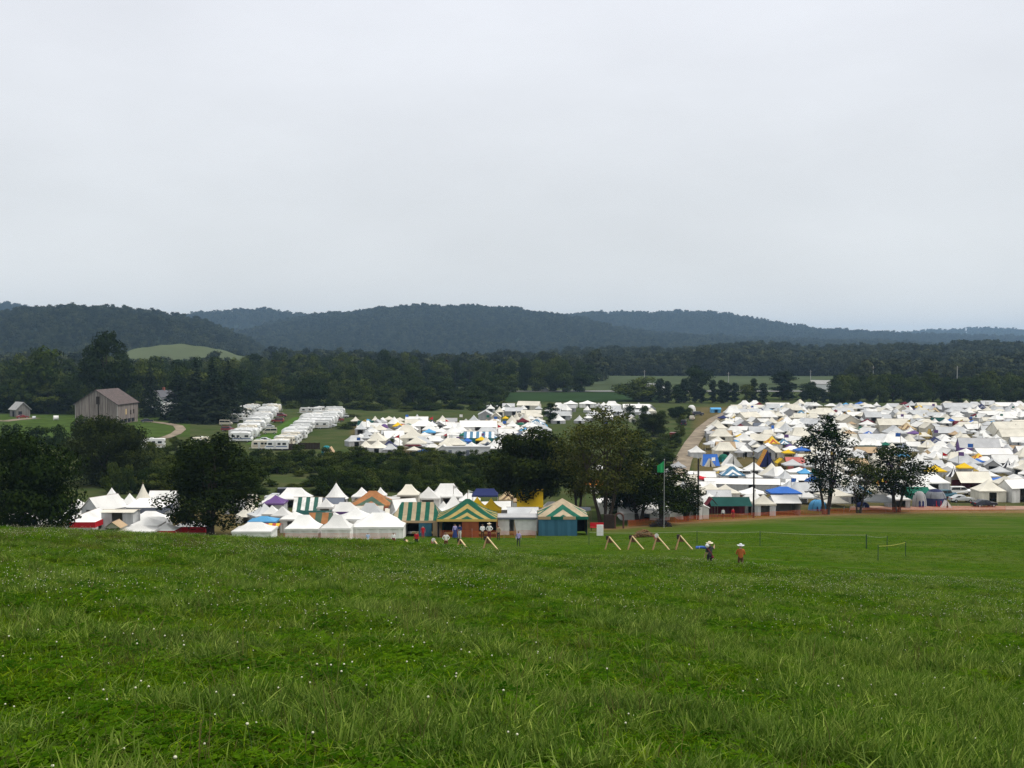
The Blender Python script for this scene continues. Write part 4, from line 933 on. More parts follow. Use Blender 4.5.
def walls(w, l, hgt, inset=.08, sides='FBLR', door=None, dw=1.1, folds=True):
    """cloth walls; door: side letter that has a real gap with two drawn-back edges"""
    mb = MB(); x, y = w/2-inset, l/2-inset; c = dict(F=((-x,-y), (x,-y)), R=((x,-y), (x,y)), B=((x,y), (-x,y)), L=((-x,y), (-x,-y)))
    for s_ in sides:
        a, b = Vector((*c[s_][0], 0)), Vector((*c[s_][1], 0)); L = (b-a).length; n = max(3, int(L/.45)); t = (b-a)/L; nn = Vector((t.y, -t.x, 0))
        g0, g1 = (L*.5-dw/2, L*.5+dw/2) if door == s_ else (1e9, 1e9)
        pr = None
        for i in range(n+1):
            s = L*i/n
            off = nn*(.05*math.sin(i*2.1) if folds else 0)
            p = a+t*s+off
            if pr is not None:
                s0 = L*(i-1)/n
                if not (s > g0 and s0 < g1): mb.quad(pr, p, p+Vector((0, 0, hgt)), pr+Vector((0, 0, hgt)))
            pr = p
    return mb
def legs(w, l, hgt, r=.035, inset=.05):
    out = []
    for sx in (-1, 1):
        for sy in (-1, 1):
            mb = MB(); mb.tube([(sx*(w/2-inset), sy*(l/2-inset), -.1), (sx*(w/2-inset), sy*(l/2-inset), hgt)], r, 6); out.append(mb)
    return out
def cone_roof(rad, eave, peak, n=14, sag=.3, m2=False):
    mb = MB(); nt = 7
    for k in range(n):
        vs = []; 
        for j in range(nt+1):
            t = j/nt; r = rad*(1-t)+.02
            z = eave+(peak-eave)*t-sag*(peak-eave)*4*t*(1-t)*.5
            for a in (k, k+1): g = 2*math.pi*a/n; vs.append((r*math.cos(g), r*math.sin(g), z))
        st = [k*.5+.25]*len(vs)
        mb.add(vs, [(2*j, 2*j+1, 2*j+3, 2*j+2) for j in range(nt)], 0, st)
    return mb
def cone_wall(rad, hgt, n=14, gap=(10,)):
    mb = MB(); r = rad-.06
    for k in range(n):
        if k in gap: continue
        a, b = 2*math.pi*k/n, 2*math.pi*(k+1)/n
        mb.quad((r*math.cos(a), r*math.sin(a), 0), (r*math.cos(b), r*math.sin(b), 0), (r*math.cos(b), r*math.sin(b), hgt), (r*math.cos(a), r*math.sin(a), hgt))
    return mb
def pole_flag(z, h=1.2, two=False):
    p = MB(); p.tube([(0, 0, z-.4), (0, 0, z+h)], .035, 5)
    f = MB(); f.add([(0, 0, z+h), (0, 0, z+h*.55), (.35, .05, z+h*.70), (.75, 0, z+h*.78)], [(0, 1, 2, 3)])
    return p, f
def floor_dark(w, l): 
    mb = MB(); mb.box((0, 0, .02), (w*.94, l*.94, .04)); return mb
def make_tent(kind, w, l, eave, peak, roof='white', wall=None, sag=.2, r=0.0, per=1.6, ax='x', sides='FBLR', door='F', dw=1.1, val=0.25, scal=0, two=False, valm=None, flag=None, wallm=None, name=None, mode='chev', panels=None):
    nm = name or dict(pavilion='pavilion_tent', popup='canopy_shelter', bell='bell_tent', gable='wall_tent', wedge='wedge_tent', dome='dome_tent', long='marquee', fly='tarp_fly')[kind]
    root = empty(nm); wall = wall or (roof if roof in FAB else 'white'); rm = cl(roof); wm = cl(wall)
    if kind in ('pavilion', 'popup'):
        hip_roof(w, l, r, eave, peak, sag, mode, per, ax).build('roof', rm, root, True)
        if val: valance(w, l, eave, val, .03, scal, two).build('valance', valm or [rm, wm], root)
        if kind == 'pavilion' and sides: walls(w, l, eave, .08, sides, door, dw).build('wall', wm, root)
        if panels:
            for (sd, f0, f1, mk_) in panels:
                mb = MB(); x, y = w/2-.02, l/2-.02; cc = dict(F=((-x,-y), (x,-y)), R=((x,-y), (x,y)), L=((-x,y), (-x,-y)))[sd]
                a, b = Vector((*cc[0], 0)), Vector((*cc[1], 0)); p, q = a.lerp(b, f0), a.lerp(b, f1); n = max(2, int((q-p).length/.4)); tt = (b-a).normalized(); nn = Vector((tt.y, -tt.x, 0))
                for i in range(n):
                    u, v = p.lerp(q, i/n)+nn*.04*math.sin(i*2.3), p.lerp(q, (i+1)/n)+nn*.04*math.sin((i+1)*2.3); mb.quad(u, v, v+Vector((0, 0, eave)), u+Vector((0, 0, eave)))
                mb.build('wall', cl(mk_), root)
        if kind == 'popup' or len(sides) < 4 or panels:
            for lg in legs(w, l, eave+.02): lg.build('pole', STEEL if kind == 'popup' else WOOD, root)
    elif kind == 'bell':
        cone_roof(w/2, eave, peak, 14, sag).build('roof', rm, root, True)
        cone_wall(w/2, eave, 14, (10,)).build('wall', wm, root)
        p = MB(); p.tube([(0, 0, peak-.4), (0, 0, peak+.25)], .05, 6); p.build('centre_pole', WOOD, root)
    elif kind in ('gable', 'long'):
        gable_roof(w, l, eave, peak, sag*.3, per, .12, ax).build('roof', rm, root, True)
        mb = walls(w, l, eave, .08, sides, door, dw)
        if ax == 'x':
            for sx, sd in ((-1, 'L'), (1, 'R')):
                if sd in sides: mb.add([(sx*(w/2-.08), -l/2+.08, eave), (sx*(w/2-.08), l/2-.08, eave), (sx*(w/2-.08), 0, peak-.06)], [(0, 1, 2)])
        else:
            for sy, sd in ((-1, 'F'), (1, 'B')):
                if sd in sides: mb.add([(-w/2+.08, sy*(l/2-.08), eave), (w/2-.08, sy*(l/2-.08), eave), (0, sy*(l/2-.08), peak-.06)], [(0, 1, 2)])
        mb.build('wall', wm, root)
        rp = MB()
        if ax == 'x': rp.tube([(-w/2-.25, 0, peak+.0), (w/2+.25, 0, peak)], .035, 5)
        else: rp.tube([(0, -l/2-.25, peak), (0, l/2+.25, peak)], .035, 5)
        rp.build('ridge_pole', WOOD, root)
        if len(sides) < 4:
            for lg in legs(w, l, eave): lg.build('pole', WOOD, root)
    elif kind == 'wedge':       # ridge along y (end towards us) or along x
        mb = MB(); x, y = w/2, l/2
        if ax == 'y':
            panel(mb, (x,-y,0), (x,y,0), (0,y,peak), (0,-y,peak), peak, .08, 0, 'vert', per); panel(mb, (-x,y,0), (-x,-y,0), (0,-y,peak), (0,y,peak), peak, .08, 0, 'vert', per)
        else:
            panel(mb, (-x,-y,0), (x,-y,0), (x*.8,0,peak), (-x*.8,0,peak), peak, .08, 0, 'vert', per); panel(mb, (x,y,0), (-x,y,0), (-x*.8,0,peak), (x*.8,0,peak), peak, .08, 0, 'vert', per)
        mb.build('roof', rm, root, True)
        fl = MB()
        if ax == 'y':
            fl.add([(-x+.03,-y+.02,0), (-.22,-y-.03,0), (0,-y+.02,peak-.05)], [(0, 1, 2)]); fl.add([(x-.03,-y+.02,0), (.22,-y-.03,0), (0,-y+.02,peak-.05)], [(0, 1, 2)]); fl.add([(-x,y-.02,0), (x,y-.02,0), (0,y-.02,peak-.05)], [(0, 1, 2)])
        else:
            for sx in (-1, 1): fl.add([(sx*x,-y+.03,0), (sx*x,y-.03,0), (sx*x*.8,0,peak-.04)], [(0, 1, 2)])
        fl.build('door_flap', wm, root)
        rp = MB(); rp.tube([(0, -y-.15, peak), (0, y+.15, peak)] if ax == 'y' else [(-x*.85, 0, peak), (x*.85, 0, peak)], .03, 5); rp.build('ridge_pole', WOOD, root)
    elif kind == 'dome':
        mb = MB(); nu, nv = 24, 9
        vs = []; st = []
        for j in range(nv+1):
            ph = math.pi/2*j/nv
            for i in range(nu):
                g = 2*math.pi*i/nu; k = 1+.05*math.cos(4*g)
                vs.append((w/2*k*math.cos(g)*math.sin(ph)**.8, l/2*k*math.sin(g)*math.sin(ph)**.8, peak*math.cos(ph)**.85)); st.append(j/nv*1.4)
        mb.add(vs, [(j*nu+i, (j+1)*nu+i, (j+1)*nu+(i+1) % nu, j*nu+(i+1) % nu) for j in range(nv) for i in range(nu)], 0, st); mb.build('shell', rm, root, True)
        dr = MB(); 
        pts = [(-.5, 0)]+[(.5*math.cos(math.pi-q*math.pi/6), peak*.35+.38*math.sin(q*math.pi/6)) for q in range(7)]+[(.5, 0)]
        dr.add([(px_, -l/2*max(.2, math.sqrt(max(0, 1-(pz/peak)**2)))-.06, pz) for px_, pz in pts], [tuple(range(len(pts)))]); dr.build('door_flap', wm, root)
        for a in (.785, 2.356):
            tb = MB(); tb.tube([(w/2*1.02*math.cos(a)*math.cos(q), l/2*1.02*math.sin(a)*math.cos(q), (peak+.03)*abs(math.sin(q))**.85) for q in np.linspace(0, math.pi, 13)], .025, 5); tb.build('hoop_pole', FAB['dark'], root)
    elif kind == 'fly':
        mb = MB(); ns, nt = 10, 6; vs = []; st = []
        for j in range(nt+1):
            for i in range(ns+1):
                s, t = i/ns*2-1, j/nt*2-1
                vs.append((s*w/2, t*l/2, eave+(peak-eave)*(1-abs(t)**.8)*(1-.25*s*s)-.15*(1-s*s)*(1-t*t)+.3*(abs(s)*abs(t))**2)); st.append(i/ns*w/per)
        mb.add(vs, [(j*(ns+1)+i, j*(ns+1)+i+1, (j+1)*(ns+1)+i+1, (j+1)*(ns+1)+i) for j in range(nt) for i in range(ns)], 0, st); mb.build('sheet', rm, root, True)
        for lg in legs(w, l, eave+.25, .035, .02): lg.build('pole', WOOD, root)
    if flag:
        p, f = pole_flag(peak); po = p.build('finial', WOOD, root); f.build('pennant', cl(flag), po)
    return root

def T(kind, px, by, wpx, top, label, roof='white', d=None, rot=0.0, ef=.5, depth=None, group=None, land=None, **kw):
    """a particular tent: centre column px, base row by (or depth d), width and top row in the photo"""
    g = G(px, by, 100) if d is None else GD(px, d)
    dd = g.y; w = wpx/F*dd; pk = ztop(dd, 0, top)-g.z
    l = depth or max(2.2, min(w*.8, 6))
    g = g+Vector((0, l/2*.8, 0)); g.z = h1(g.x, g.y)-.03; pk = ztop(g.y if kind != 'wedge' else dd, 0, top)-g.z
    pk = max(1.3, pk); ev = pk*(ef+(.09 if kind in ('pavilion', 'gable', 'long') else .04))
    root = make_tent(kind, w, l, ev, pk, roof, **kw); root.location = g; root.rotation_euler.z = rot
    tag(root, label, 'tent' if kind not in ('popup', 'fly') else 'canopy', group)
    TENTS.append((g.x, g.y, max(w, l)))
    if land: LAND.append((land, px, by if by else top+10))
    return root
WHITE_W = dict(wall='pale')  # pale walls under white roofs put the walls' shade into the colour
# front row below the hill, left to right
T('popup', 83, 0, 26, 514.5, 'white topped round canopy with a bright red valance at the foot of the left tree', 'white', d=143, ef=.68, val=.75, valm=cl('red'), sag=.25, land='red edged canopy')
T('gable', 99, 0, 27, 495.5, 'long white wall tent with dark wooden gable trim left of the cone tent', 'white', d=156, rot=-.5, ef=.55, ax='y', depth=5, wall='pale', land='wood trimmed wall tent')
T('pavilion', 110, 0, 19, 487.5, 'tall white peaked tent rising behind the wood trimmed wall tent', 'white', d=168, ef=.55)
T('bell', 141, 0, 22, 483.5, 'pointed cream cone tent standing tallest among the left tents', 'cream', d=176, ef=.45, sag=.35, land='pointed cream cone tent')
T('popup', 143, 0, 42, 498, 'wide white shelter with a grey shaded underside below the cone tent', 'white', d=161, ef=.72, r=1.2, val=.9, valm=cl('slate'), sag=.3)  # deep slate valance paints the shade under the canopy
T('pavilion', 128, 0, 16, 493, 'small white peaked tent left of the wide grey bellied shelter', 'white', d=165, ef=.6)
T('long', 161, 0, 26, 490.5, 'flat white marquee roof half behind the second tall tree', 'white', d=182, ef=.55, wall='pale')
T('gable', 118, 0, 33, 509.5, 'cream canvas windbreak box with straight upright walls', 'cream', d=146, ef=.86, wall='pale', depth=3.0, ax='x')
T('gable', 113, 0, 16, 520.5, 'tiny cream hut tent with a tan edged gable roof', 'tan', d=139.5, ef=.55, ax='y', wall='cream', depth=2.4)
T('popup', 147, 0, 41, 516.5, 'long low white fly with a ruffled scalloped edge', 'white', d=150, ef=.62, val=.8, scal=.55, r=2.0, depth=2.6)
T('popup', 135, 0, 38, 523.5, 'low white canopy closest to the grass brow left of the second tall tree', 'white', d=141, ef=.5, depth=3)
T('popup', 163, 0, 24, 523, 'low white canopy over a red cloth wall beside the tree trunk', 'white', d=143, ef=.5, valm=cl('red'), val=.8, depth=3)
T('popup', 190, 0, 32, 521, 'white canopy with red curtains right behind the dark tree trunk', 'white', d=152, ef=.6, valm=cl('red'), val=1.1, depth=3)
T('pavilion', 60, 0, 26, 512, 'white tent showing low under the branches of the far left tree', 'white', d=150, ef=.6)
T('pavilion', 18, 0, 30, 509, 'white tent hidden behind the far left tree', 'white', d=158, ef=.6)
T('pavilion', 76, 0, 20, 499, 'small white tent peeking out right of the far left tree', 'white', d=170, ef=.6)
T('pavilion', 252, 539, 40, 522, 'low white pavilion at the left end of the front row', 'white', ef=.5, r=.9, sag=.3, wall='white', door=None)
T('popup', 262, 0, 28, 516, 'sky blue canopy behind the low white pavilion', 'sky', d=152, ef=.72, r=.4, land='sky blue canopy')
T('fly', 270, 0, 20, 522, 'yellow and red striped fly beside the low white pavilion', 'yellowred', d=144, ef=.6, per=1.0)
T('pavilion', 271, 0, 18, 505, 'small white peaked tent left of its twin behind the sky blue canopy', 'white', d=163, ef=.55)
T('pavilion', 281, 0, 20, 506, 'white peaked tent right behind the sky blue canopy', 'white', d=158, ef=.55)
T('pavilion', 293, 0, 26, 511, 'broad white tent just above the left of the twin white pavilions', 'white', d=151, ef=.6)
T('pavilion', 302, 540.6, 34, 514.8, 'white pavilion, left one of the twin pair with a red gap between', 'white', ef=.45, sag=.28, r=.7, wall='white', door=None)
T('pavilion', 336, 540.4, 30, 514.6, 'white pavilion, right one of the twin pair with a red gap between', 'white', ef=.45, sag=.28, r=.5, wall='white', door=None)
T('gable', 320, 0, 22, 512.5, 'dark red and green striped tent wedged behind the twin white pavilions', 'browngreen', d=147, ef=.45, wall='maroon', per=1.8)
T('gable', 307, 0, 27, 497, 'white and dark green striped ridge tent behind the twin pavilions', 'whitegreen', d=171, ef=.4, ax='x', per=1.3, land='white and green striped ridge tent')
T('pavilion', 325, 0, 16, 498, 'white tent right beside the white and green striped ridge tent', 'white', d=168, ef=.6)
T('pavilion', 344, 0, 27, 502, 'white square tent with a purple shade cloth at its front', 'white', d=160, ef=.6, r=.8, val=.5, valm=cl('purple'))
T('fly', 312, 0, 36, 509.5, 'dark green fly stretched between white tents behind the twin pavilions', 'darkgreen', d=157, ef=.75)
T('pavilion', 369, 0, 28, 502.8, 'grey white pavilion peeking over the biggest white front pavilion', 'pale', d=150, ef=.55, r=.6)
T('pavilion', 378, 538.6, 52, 512.5, 'largest plain white pavilion of the front row with square walls', 'white', ef=.47, r=1.0, sag=.22, land='largest white front pavilion', wall='white', door=None)
T('pavilion', 371, 0, 44, 490.8, 'brown and dark green striped pavilion with a red wall below', 'browngreen', d=172, ef=.5, r=.6, per=2.2, wall='red', land='brown striped pavilion')
T('pavilion', 361, 0, 19, 487, 'white tent just behind the left shoulder of the brown striped pavilion', 'white', d=186, ef=.55)
T('pavilion', 380, 0, 12, 487, 'small white peak behind the right shoulder of the brown striped pavilion', 'white', d=190, ef=.55)
T('pavilion', 408, 0, 22, 484.3, 'cream square pavilion with dark doorway behind the striped pavilions', 'cream', d=181, ef=.6, r=.5, dw=1.6)
T('pavilion', 428, 0, 24, 486.5, 'white wide pavilion next to the cream square one', 'white', d=184, ef=.5)
T('gable', 403, 0, 24, 498.5, 'white canvas slope left behind the green and tan pavilion', 'white', d=158, ef=.55, rot=.5)
T('pavilion', 416, 536.5, 54, 502, 'green and tan striped pavilion with an open dark front', 'greentan', ef=.46, r=2.1, per=1.15, depth=6, sides='BL', panels=[('F', .56, .80, 'wallblue'), ('F', .82, .99, 'tan'), ('R', 0, 1, 'bluetan')], wall='dark', val=.3, valm=cl('tan'), land='green and tan striped pavilion')  # near-black back and left walls paint the shaded interior
T('pavilion', 467, 537, 60, 498.8, 'green and yellow striped pavilion with rusty brown walls', 'greenyellow', ef=.46, r=.25, per=1.5, depth=6, sides='BL', panels=[('F', .42, .70, 'rust'), ('R', 0, 1, 'rust')], wall='dark', val=.3, valm=cl('gold'), flag='white', land='green and yellow striped pavilion')  # back and left walls coloured near-black for the shade inside
T('pavilion', 453, 0, 30, 493.5, 'white pavilion with a tall pointed peak and pennant behind the striped pavilions', 'white', d=162, ef=.4, sag=.4, flag='white', wall='pale')
T('pavilion', 477, 0, 22, 496.3, 'yellow peaked tent left of another behind the green and yellow pavilion', 'yellow', d=165, ef=.5, sag=.35)
T('pavilion', 491, 0, 21, 498, 'yellow peaked tent right of another behind the green and yellow pavilion', 'yellow', d=166, ef=.5, sag=.3)
T('popup', 485, 0, 26, 488.5, 'navy blue canopy under the round dark tree', 'navy', d=180, ef=.75, r=1.5)
T('gable', 530, 0, 25, 489, 'bright yellow tent with grey walls glowing through the tree branches', 'yellow', d=163, ef=.45, wall='grey', depth=4, land='bright yellow tent')
T('gable', 523, 0, 30, 507, 'white tarpaulin roof behind the white booth', 'pale', d=150, ef=.6, wall='grey')
T('popup', 533, 0, 14, 507.5, 'small white canopy tip left of the blue walled pavilion', 'white', d=146, ef=.6)
T('pavilion', 563, 535.8, 50, 498.4, 'tan and green striped pavilion with blue walls and checked valance', 'tangreen', ef=.5, r=.05, per=1.9, sag=.08, depth=5.4, sides='BL', panels=[('F', 0, .78, 'wallblue'), ('R', .3, 1, 'wallblue')], wall='dark', val=.38, two=True, valm=[cl('tan'), cl('green')], scal=.0, land='blue walled pavilion')  # shade within the open side is put into near-black walls
T('fly', 578, 0, 26, 506, 'grey blue tarp among the tree stems', 'slate', d=165, ef=.7)
T('fly', 600, 0, 30, 479.5, 'orange red tarp glimpsed between the stems of the willowy tree', 'orange', d=190, ef=.75)
T('popup', 650, 0, 34, 494.5, 'orange edged canopy glimpsed through the drooping leaves', 'white', d=186, ef=.7, valm=cl('orange'), val=.5)
T('pavilion', 615, 0, 34, 492, 'white tent behind the stems of the willowy tree', 'white', d=182, ef=.5)
T('pavilion', 660, 0, 40, 497, 'white tent right behind the flagpole', 'white', d=178, ef=.45, wall='white')
T('gable', 645, 0, 50, 507, 'long white tent low behind the drooping tree', 'white', d=172, ef=.6, wall='white')
T('pavilion', 690, 519.5, 26, 484, 'tall white pavilion left behind the first dark post', 'white', ef=.45, wall='white')
T('gable', 698, 519, 22, 500.5, 'white gabled tent at the fence beside the first dark post', 'white', ef=.6, ax='y', wall='white', depth=5)
T('pavilion', 712, 0, 26, 483, 'cream peaked tent, left of a pair above the dark green canopy', 'cream', d=208, ef=.4, wall='white')
T('pavilion', 727, 0, 26, 484, 'cream peaked tent, right of a pair above the dark green canopy', 'cream', d=207, ef=.4, wall='white')
T('gable', 731, 517, 40, 497, 'dark green ridged canopy with an open red lined front', 'darkgreen', ef=.55, ax='x', sides='B', panels=None, wall='maroon', depth=5, land='dark green canopy')
T('gable', 712, 518.5, 11, 497.5, 'maroon fly porch at the left end of the dark green canopy', 'maroon', ef=.55, ax='y', sides='', wall='maroon', depth=2.4)
T('long', 753, 492, 92, 478.5, 'very long white marquee behind the second dark post', 'white', ef=.55, rot=-.12, depth=5.5, wall='pale', sag=.1, land='very long white marquee')
T('gable', 704, 479.5, 30, 471, 'white ridge tent beside the dirt road', 'white', ef=.5, wall='white')
T('popup', 700, 485.5, 15, 475.5, 'bright red umbrella canopy by the first dark post', 'red', ef=.72, sag=.1, land='bright red canopy')
T('pavilion', 754, 500, 25, 487, 'wide white pyramid canopy with brown walls beside the second dark post', 'white', ef=.45, wall='brown')
T('pavilion', 765, 516, 22, 494, 'grey cream pyramid tent right of the second dark post', 'cream', ef=.5, wall='pale')
T('gable', 787, 515.5, 26, 495, 'white gabled tent with open dark front at the orange fence', 'white', ef=.6, sides='BLR', wall='pale', depth=5.5)  # walls a greyer canvas than the roof, their shade put into colour
T('popup', 786, 507, 31, 486.5, 'royal blue canopy behind the white gabled tent', 'blue', ef=.7, r=.8, sag=.1, land='royal blue canopy')
T('popup', 810, 505, 20, 492, 'white canopy left of the leaning tall tree', 'white', ef=.6)
T('dome', 819, 511, 18, 499.5, 'cyan dome tent under the leaning tall tree', 'sky', wall='navy', land='cyan dome tent')
T('pavilion', 755, 478, 19, 461.5, 'white square pavilion on the green gap in the camp', 'white', ef=.42, wall='white', land='white pavilion on the green gap')
T('wedge', 711, 466, 18, 454.6, 'blue wedge tent on the green gap', 'blue', ax='x', wall='cream', depth=3.4, land='blue wedge tent')
T('wedge', 710.5, 467.3, 11, 459, 'small cream wedge tent in front of the blue one', 'cream', ax='y', depth=2.4)
T('wedge', 733, 467.2, 20, 454.6, 'white wedge tent with a dark slit door on the green gap', 'white', ax='y', depth=4, land='white wedge tent')
T('dome', 724, 462.5, 11, 454, 'green dome tent between the blue and white wedge tents', 'green', wall='teal')
T('wedge', 767, 467, 17, 450, 'yellow and red ridge tent with blue sides on the green gap', 'yellowred', ax='y', wall='navy', depth=4, per=1.0, land='yellow and red tent')
T('gable', 782.5, 472.5, 10, 458, 'yellow walled play house tent with a pitched front', 'yellow', ax='y', ef=.55, wall='gold', depth=3, land='yellow walled play house tent')
T('gable', 796, 471.5, 18, 457, 'long pink red roofed tent beside the yellow play house', 'pink', ef=.45, wall='pink', depth=4, land='pink red roofed tent')
T('pavilion', 801, 478, 24, 467, 'white low pavilion below the pink red roofed tent', 'white', ef=.5)
T('gable', 800, 487, 26, 474.5, 'white canvas tent left of the leaning tall tree top of the front rows', 'white', ef=.5, wall='pale')
# right hand group near the parked cars
T('popup', 937, 482, 19, 465, 'yellow canopy, left of two above the parked cars', 'yellow', ef=.62, sag=.1, land='left yellow canopy')
T('popup', 966, 477, 15, 462.5, 'yellow peaked canopy, right of two above the parked cars', 'yellow', ef=.62, sag=.15, land='right yellow canopy')
T('bell', 955.5, 484, 16, 467, 'black and white striped bell tent between the yellow canopies', 'blackwhite', ef=.38, wall='white', land='black and white bell tent')
T('bell', 1010, 474, 14, 459.5, 'black and white striped bell tent near the right edge', 'blackwhite', ef=.38, wall='white')
T('pavilion', 933, 496, 33, 472, 'broad white pavilion beside the two small right hand trees', 'white', ef=.5, r=1.0, wall='pale')
T('dome', 938, 507.5, 23, 489, 'navy dome tent with a red patch at the track', 'navygrey', wall='red', land='navy dome tent')
T('dome', 921, 508, 14, 491, 'grey and blue hooped dome tent beside the navy one', 'grey', wall='navy')
T('gable', 918, 500, 24, 487, 'dark green tent behind the small hooped dome', 'green', ef=.5)
T('wedge', 947, 508.2, 12, 500.5, 'tiny white wedge tent on the grass by the track', 'white', ax='y', depth=1.6)
T('gable', 976, 492, 32, 471.5, 'big grey beige canopy with a dark red wall below', 'cream', ef=.38, wall='maroon', sides='BR', land='big grey beige canopy')
T('pavilion', 992, 502, 28, 479, 'cream pyramid tent right behind the dark parked car', 'cream', ef=.42, wall='cream', land='cream pyramid tent')
T('popup', 1008, 490, 26, 476.5, 'royal blue tarp canopy near the right edge', 'blue', ef=.7, sag=.1)
T('gable', 1019, 503, 27, 479, 'large white slab sided tent at the right edge', 'white', ef=.55, wall='white', rot=.3)
T('gable', 983, 459, 38, 438, 'large grey roofed tent with a purple red edge', 'grey', ef=.45, wall='purple', depth=8, rot=-.25, land='large grey roofed tent')
T('pavilion', 937, 449, 20, 436.5, 'navy and grey striped pavilion in the middle of the right camp', 'navygrey', ef=.4, land='navy striped pavilion')
T('pavilion', 929, 461, 15, 449.5, 'tan and brown striped pyramid tent', 'tanbrown', ef=.35, mode='rad', per=.9, land='tan and brown striped pyramid')
T('wedge', 930.5, 438.5, 6, 429, 'small yellow wedge tent among white tents', 'gold', ax='y', depth=2)
T('long', 1018, 442, 40, 421.5, 'huge cream roofed marquee at the right edge', 'cream', ef=.4, depth=10, land='huge cream marquee')
T('gable', 960, 431, 10, 421, 'dark red boxy tent in the right camp', 'maroon', ef=.6)
# middle camp beyond the hedge
T('bell', 377, 454.5, 22, 440, 'round cream bell tent at the left end of the middle camp', 'cream', ef=.42, sag=.18, wall='pale', land='round cream bell tent')
T('popup', 416, 455, 20, 436.5, 'grey cream canopy with dark shade below in the middle camp', 'cream', ef=.6, sag=.1, land='grey cream canopy')
T('popup', 424, 456.5, 12, 449, 'small blue canopy beside the grey cream one', 'blue', ef=.7, land='small blue canopy')
T('pavilion', 412, 447, 26, 429, 'cream pyramid pavilion behind the grey cream canopy', 'cream', ef=.45)
T('gable', 443, 458, 15, 444.5, 'small white gabled tent with a black doorway', 'white', ef=.5, ax='y', wall='white')
T('pavilion', 452, 453, 27, 438, 'cream ridged pavilion above the long white cabin', 'cream', ef=.5, r=1.6)
T('long', 479, 446, 30, 431.5, 'blue and white striped marquee in the middle camp', 'bluewhite', ef=.5, wall='teal', per=1.8, depth=6, land='blue and white striped marquee')
T('long', 478, 435, 37, 420.5, 'long plain white marquee behind the blue striped one', 'white', ef=.5, depth=8, land='long plain white marquee')
T('pavilion', 452, 434, 19, 423, 'white pyramid tent left of the long plain marquee', 'white', ef=.5)
T('pavilion', 423, 433, 27, 420.5, 'white double peaked pavilion at the back of the middle camp', 'white', ef=.5, r=1.5)
T('pavilion', 436, 438, 16, 427, 'small white pyramid tent before the double peaked pavilion', 'white', ef=.5)
T('pavilion', 447, 442, 24, 430, 'white low pavilion left of the blue and white marquee', 'white', ef=.5)
T('gable', 393, 445, 20, 430.5, 'white ridge tent right of the round cream bell tent', 'white', ef=.4, rot=.3)
T('dome', 372, 433, 9, 425, 'pale beige dome tent at the back left of the middle camp', 'cream', land='pale beige dome tent')
T('dome', 384, 434, 9, 424, 'purple blue dome tent at the back left of the middle camp', 'purple', wall='grey')
T('dome', 402, 430, 9, 424, 'red dome tent at the back of the middle camp', 'red', wall='white', land='small red dome tent')
T('dome', 408, 430, 10, 423.5, 'dull green dome tent beside the red one', 'green', wall='grey')
T('bell', 512, 428, 14, 415, 'cream bell tent, left one of three under the far bank', 'cream', ef=.35)
T('bell', 516.5, 424, 9, 411, 'tall pointed cream bell tent, middle one of three under the far bank', 'cream', ef=.3, sag=.35)
T('bell', 525.5, 426, 12, 412, 'cream bell tent with a dark doorway, right one of three', 'cream', ef=.3, land='bell tent with a dark doorway')
T('pavilion', 538, 428, 15, 417, 'white pavilion right of the three bell tents', 'white', ef=.5)
T('pavilion', 571, 407.5, 14, 400.3, 'white pavilion peeking over the left of the willowy tree', 'white', ef=.45, sag=.3)
T('pavilion', 588, 407.8, 17, 400.3, 'white broad pavilion peeking over the willowy tree top', 'white', ef=.5, sag=.3)
T('pavilion', 604, 408.5, 10, 402, 'white pointed tent right of the willowy tree top', 'white', ef=.4, sag=.4)
T('pavilion', 615, 409, 13, 402.3, 'white pavilion further right of the willowy tree top', 'white', ef=.5)
T('long', 637, 413, 27, 404, 'long white tent above the round dark bush tree', 'white', ef=.5, depth=7)
T('popup', 757, 410.5, 9, 404.5, 'small bright blue canopy by the far treeline', 'blue', ef=.6, land='small blue canopy by the treeline')
T('popup', 769, 413.5, 10, 408, 'sky blue canopy in the far corner of the right camp', 'sky', ef=.6)
T('gable', 716, 413, 10, 407.5, 'pale blue tent at the head of the dirt road', 'sky', ef=.6)
T('gable', 741, 411, 12, 405, 'grey tent at the head of the dirt road', 'grey', ef=.5)
T('dome', 692, 411.5, 8, 405, 'round white tent on the far verge of the dirt road', 'white', wall='grey')
T('gable', 713, 442, 12, 431, 'grey walled tent at the edge of the dirt road', 'grey', ef=.7, wall='grey')
T('dome', 326, 455.5, 10, 445.5, 'teal blue dome tent below the camper lane', 'teal', wall='white', land='teal dome tent')
T('wedge', 330, 456, 12, 447, 'orange tan wedge tent below the camper lane', 'tan', ax='y', wall='tan', depth=3)
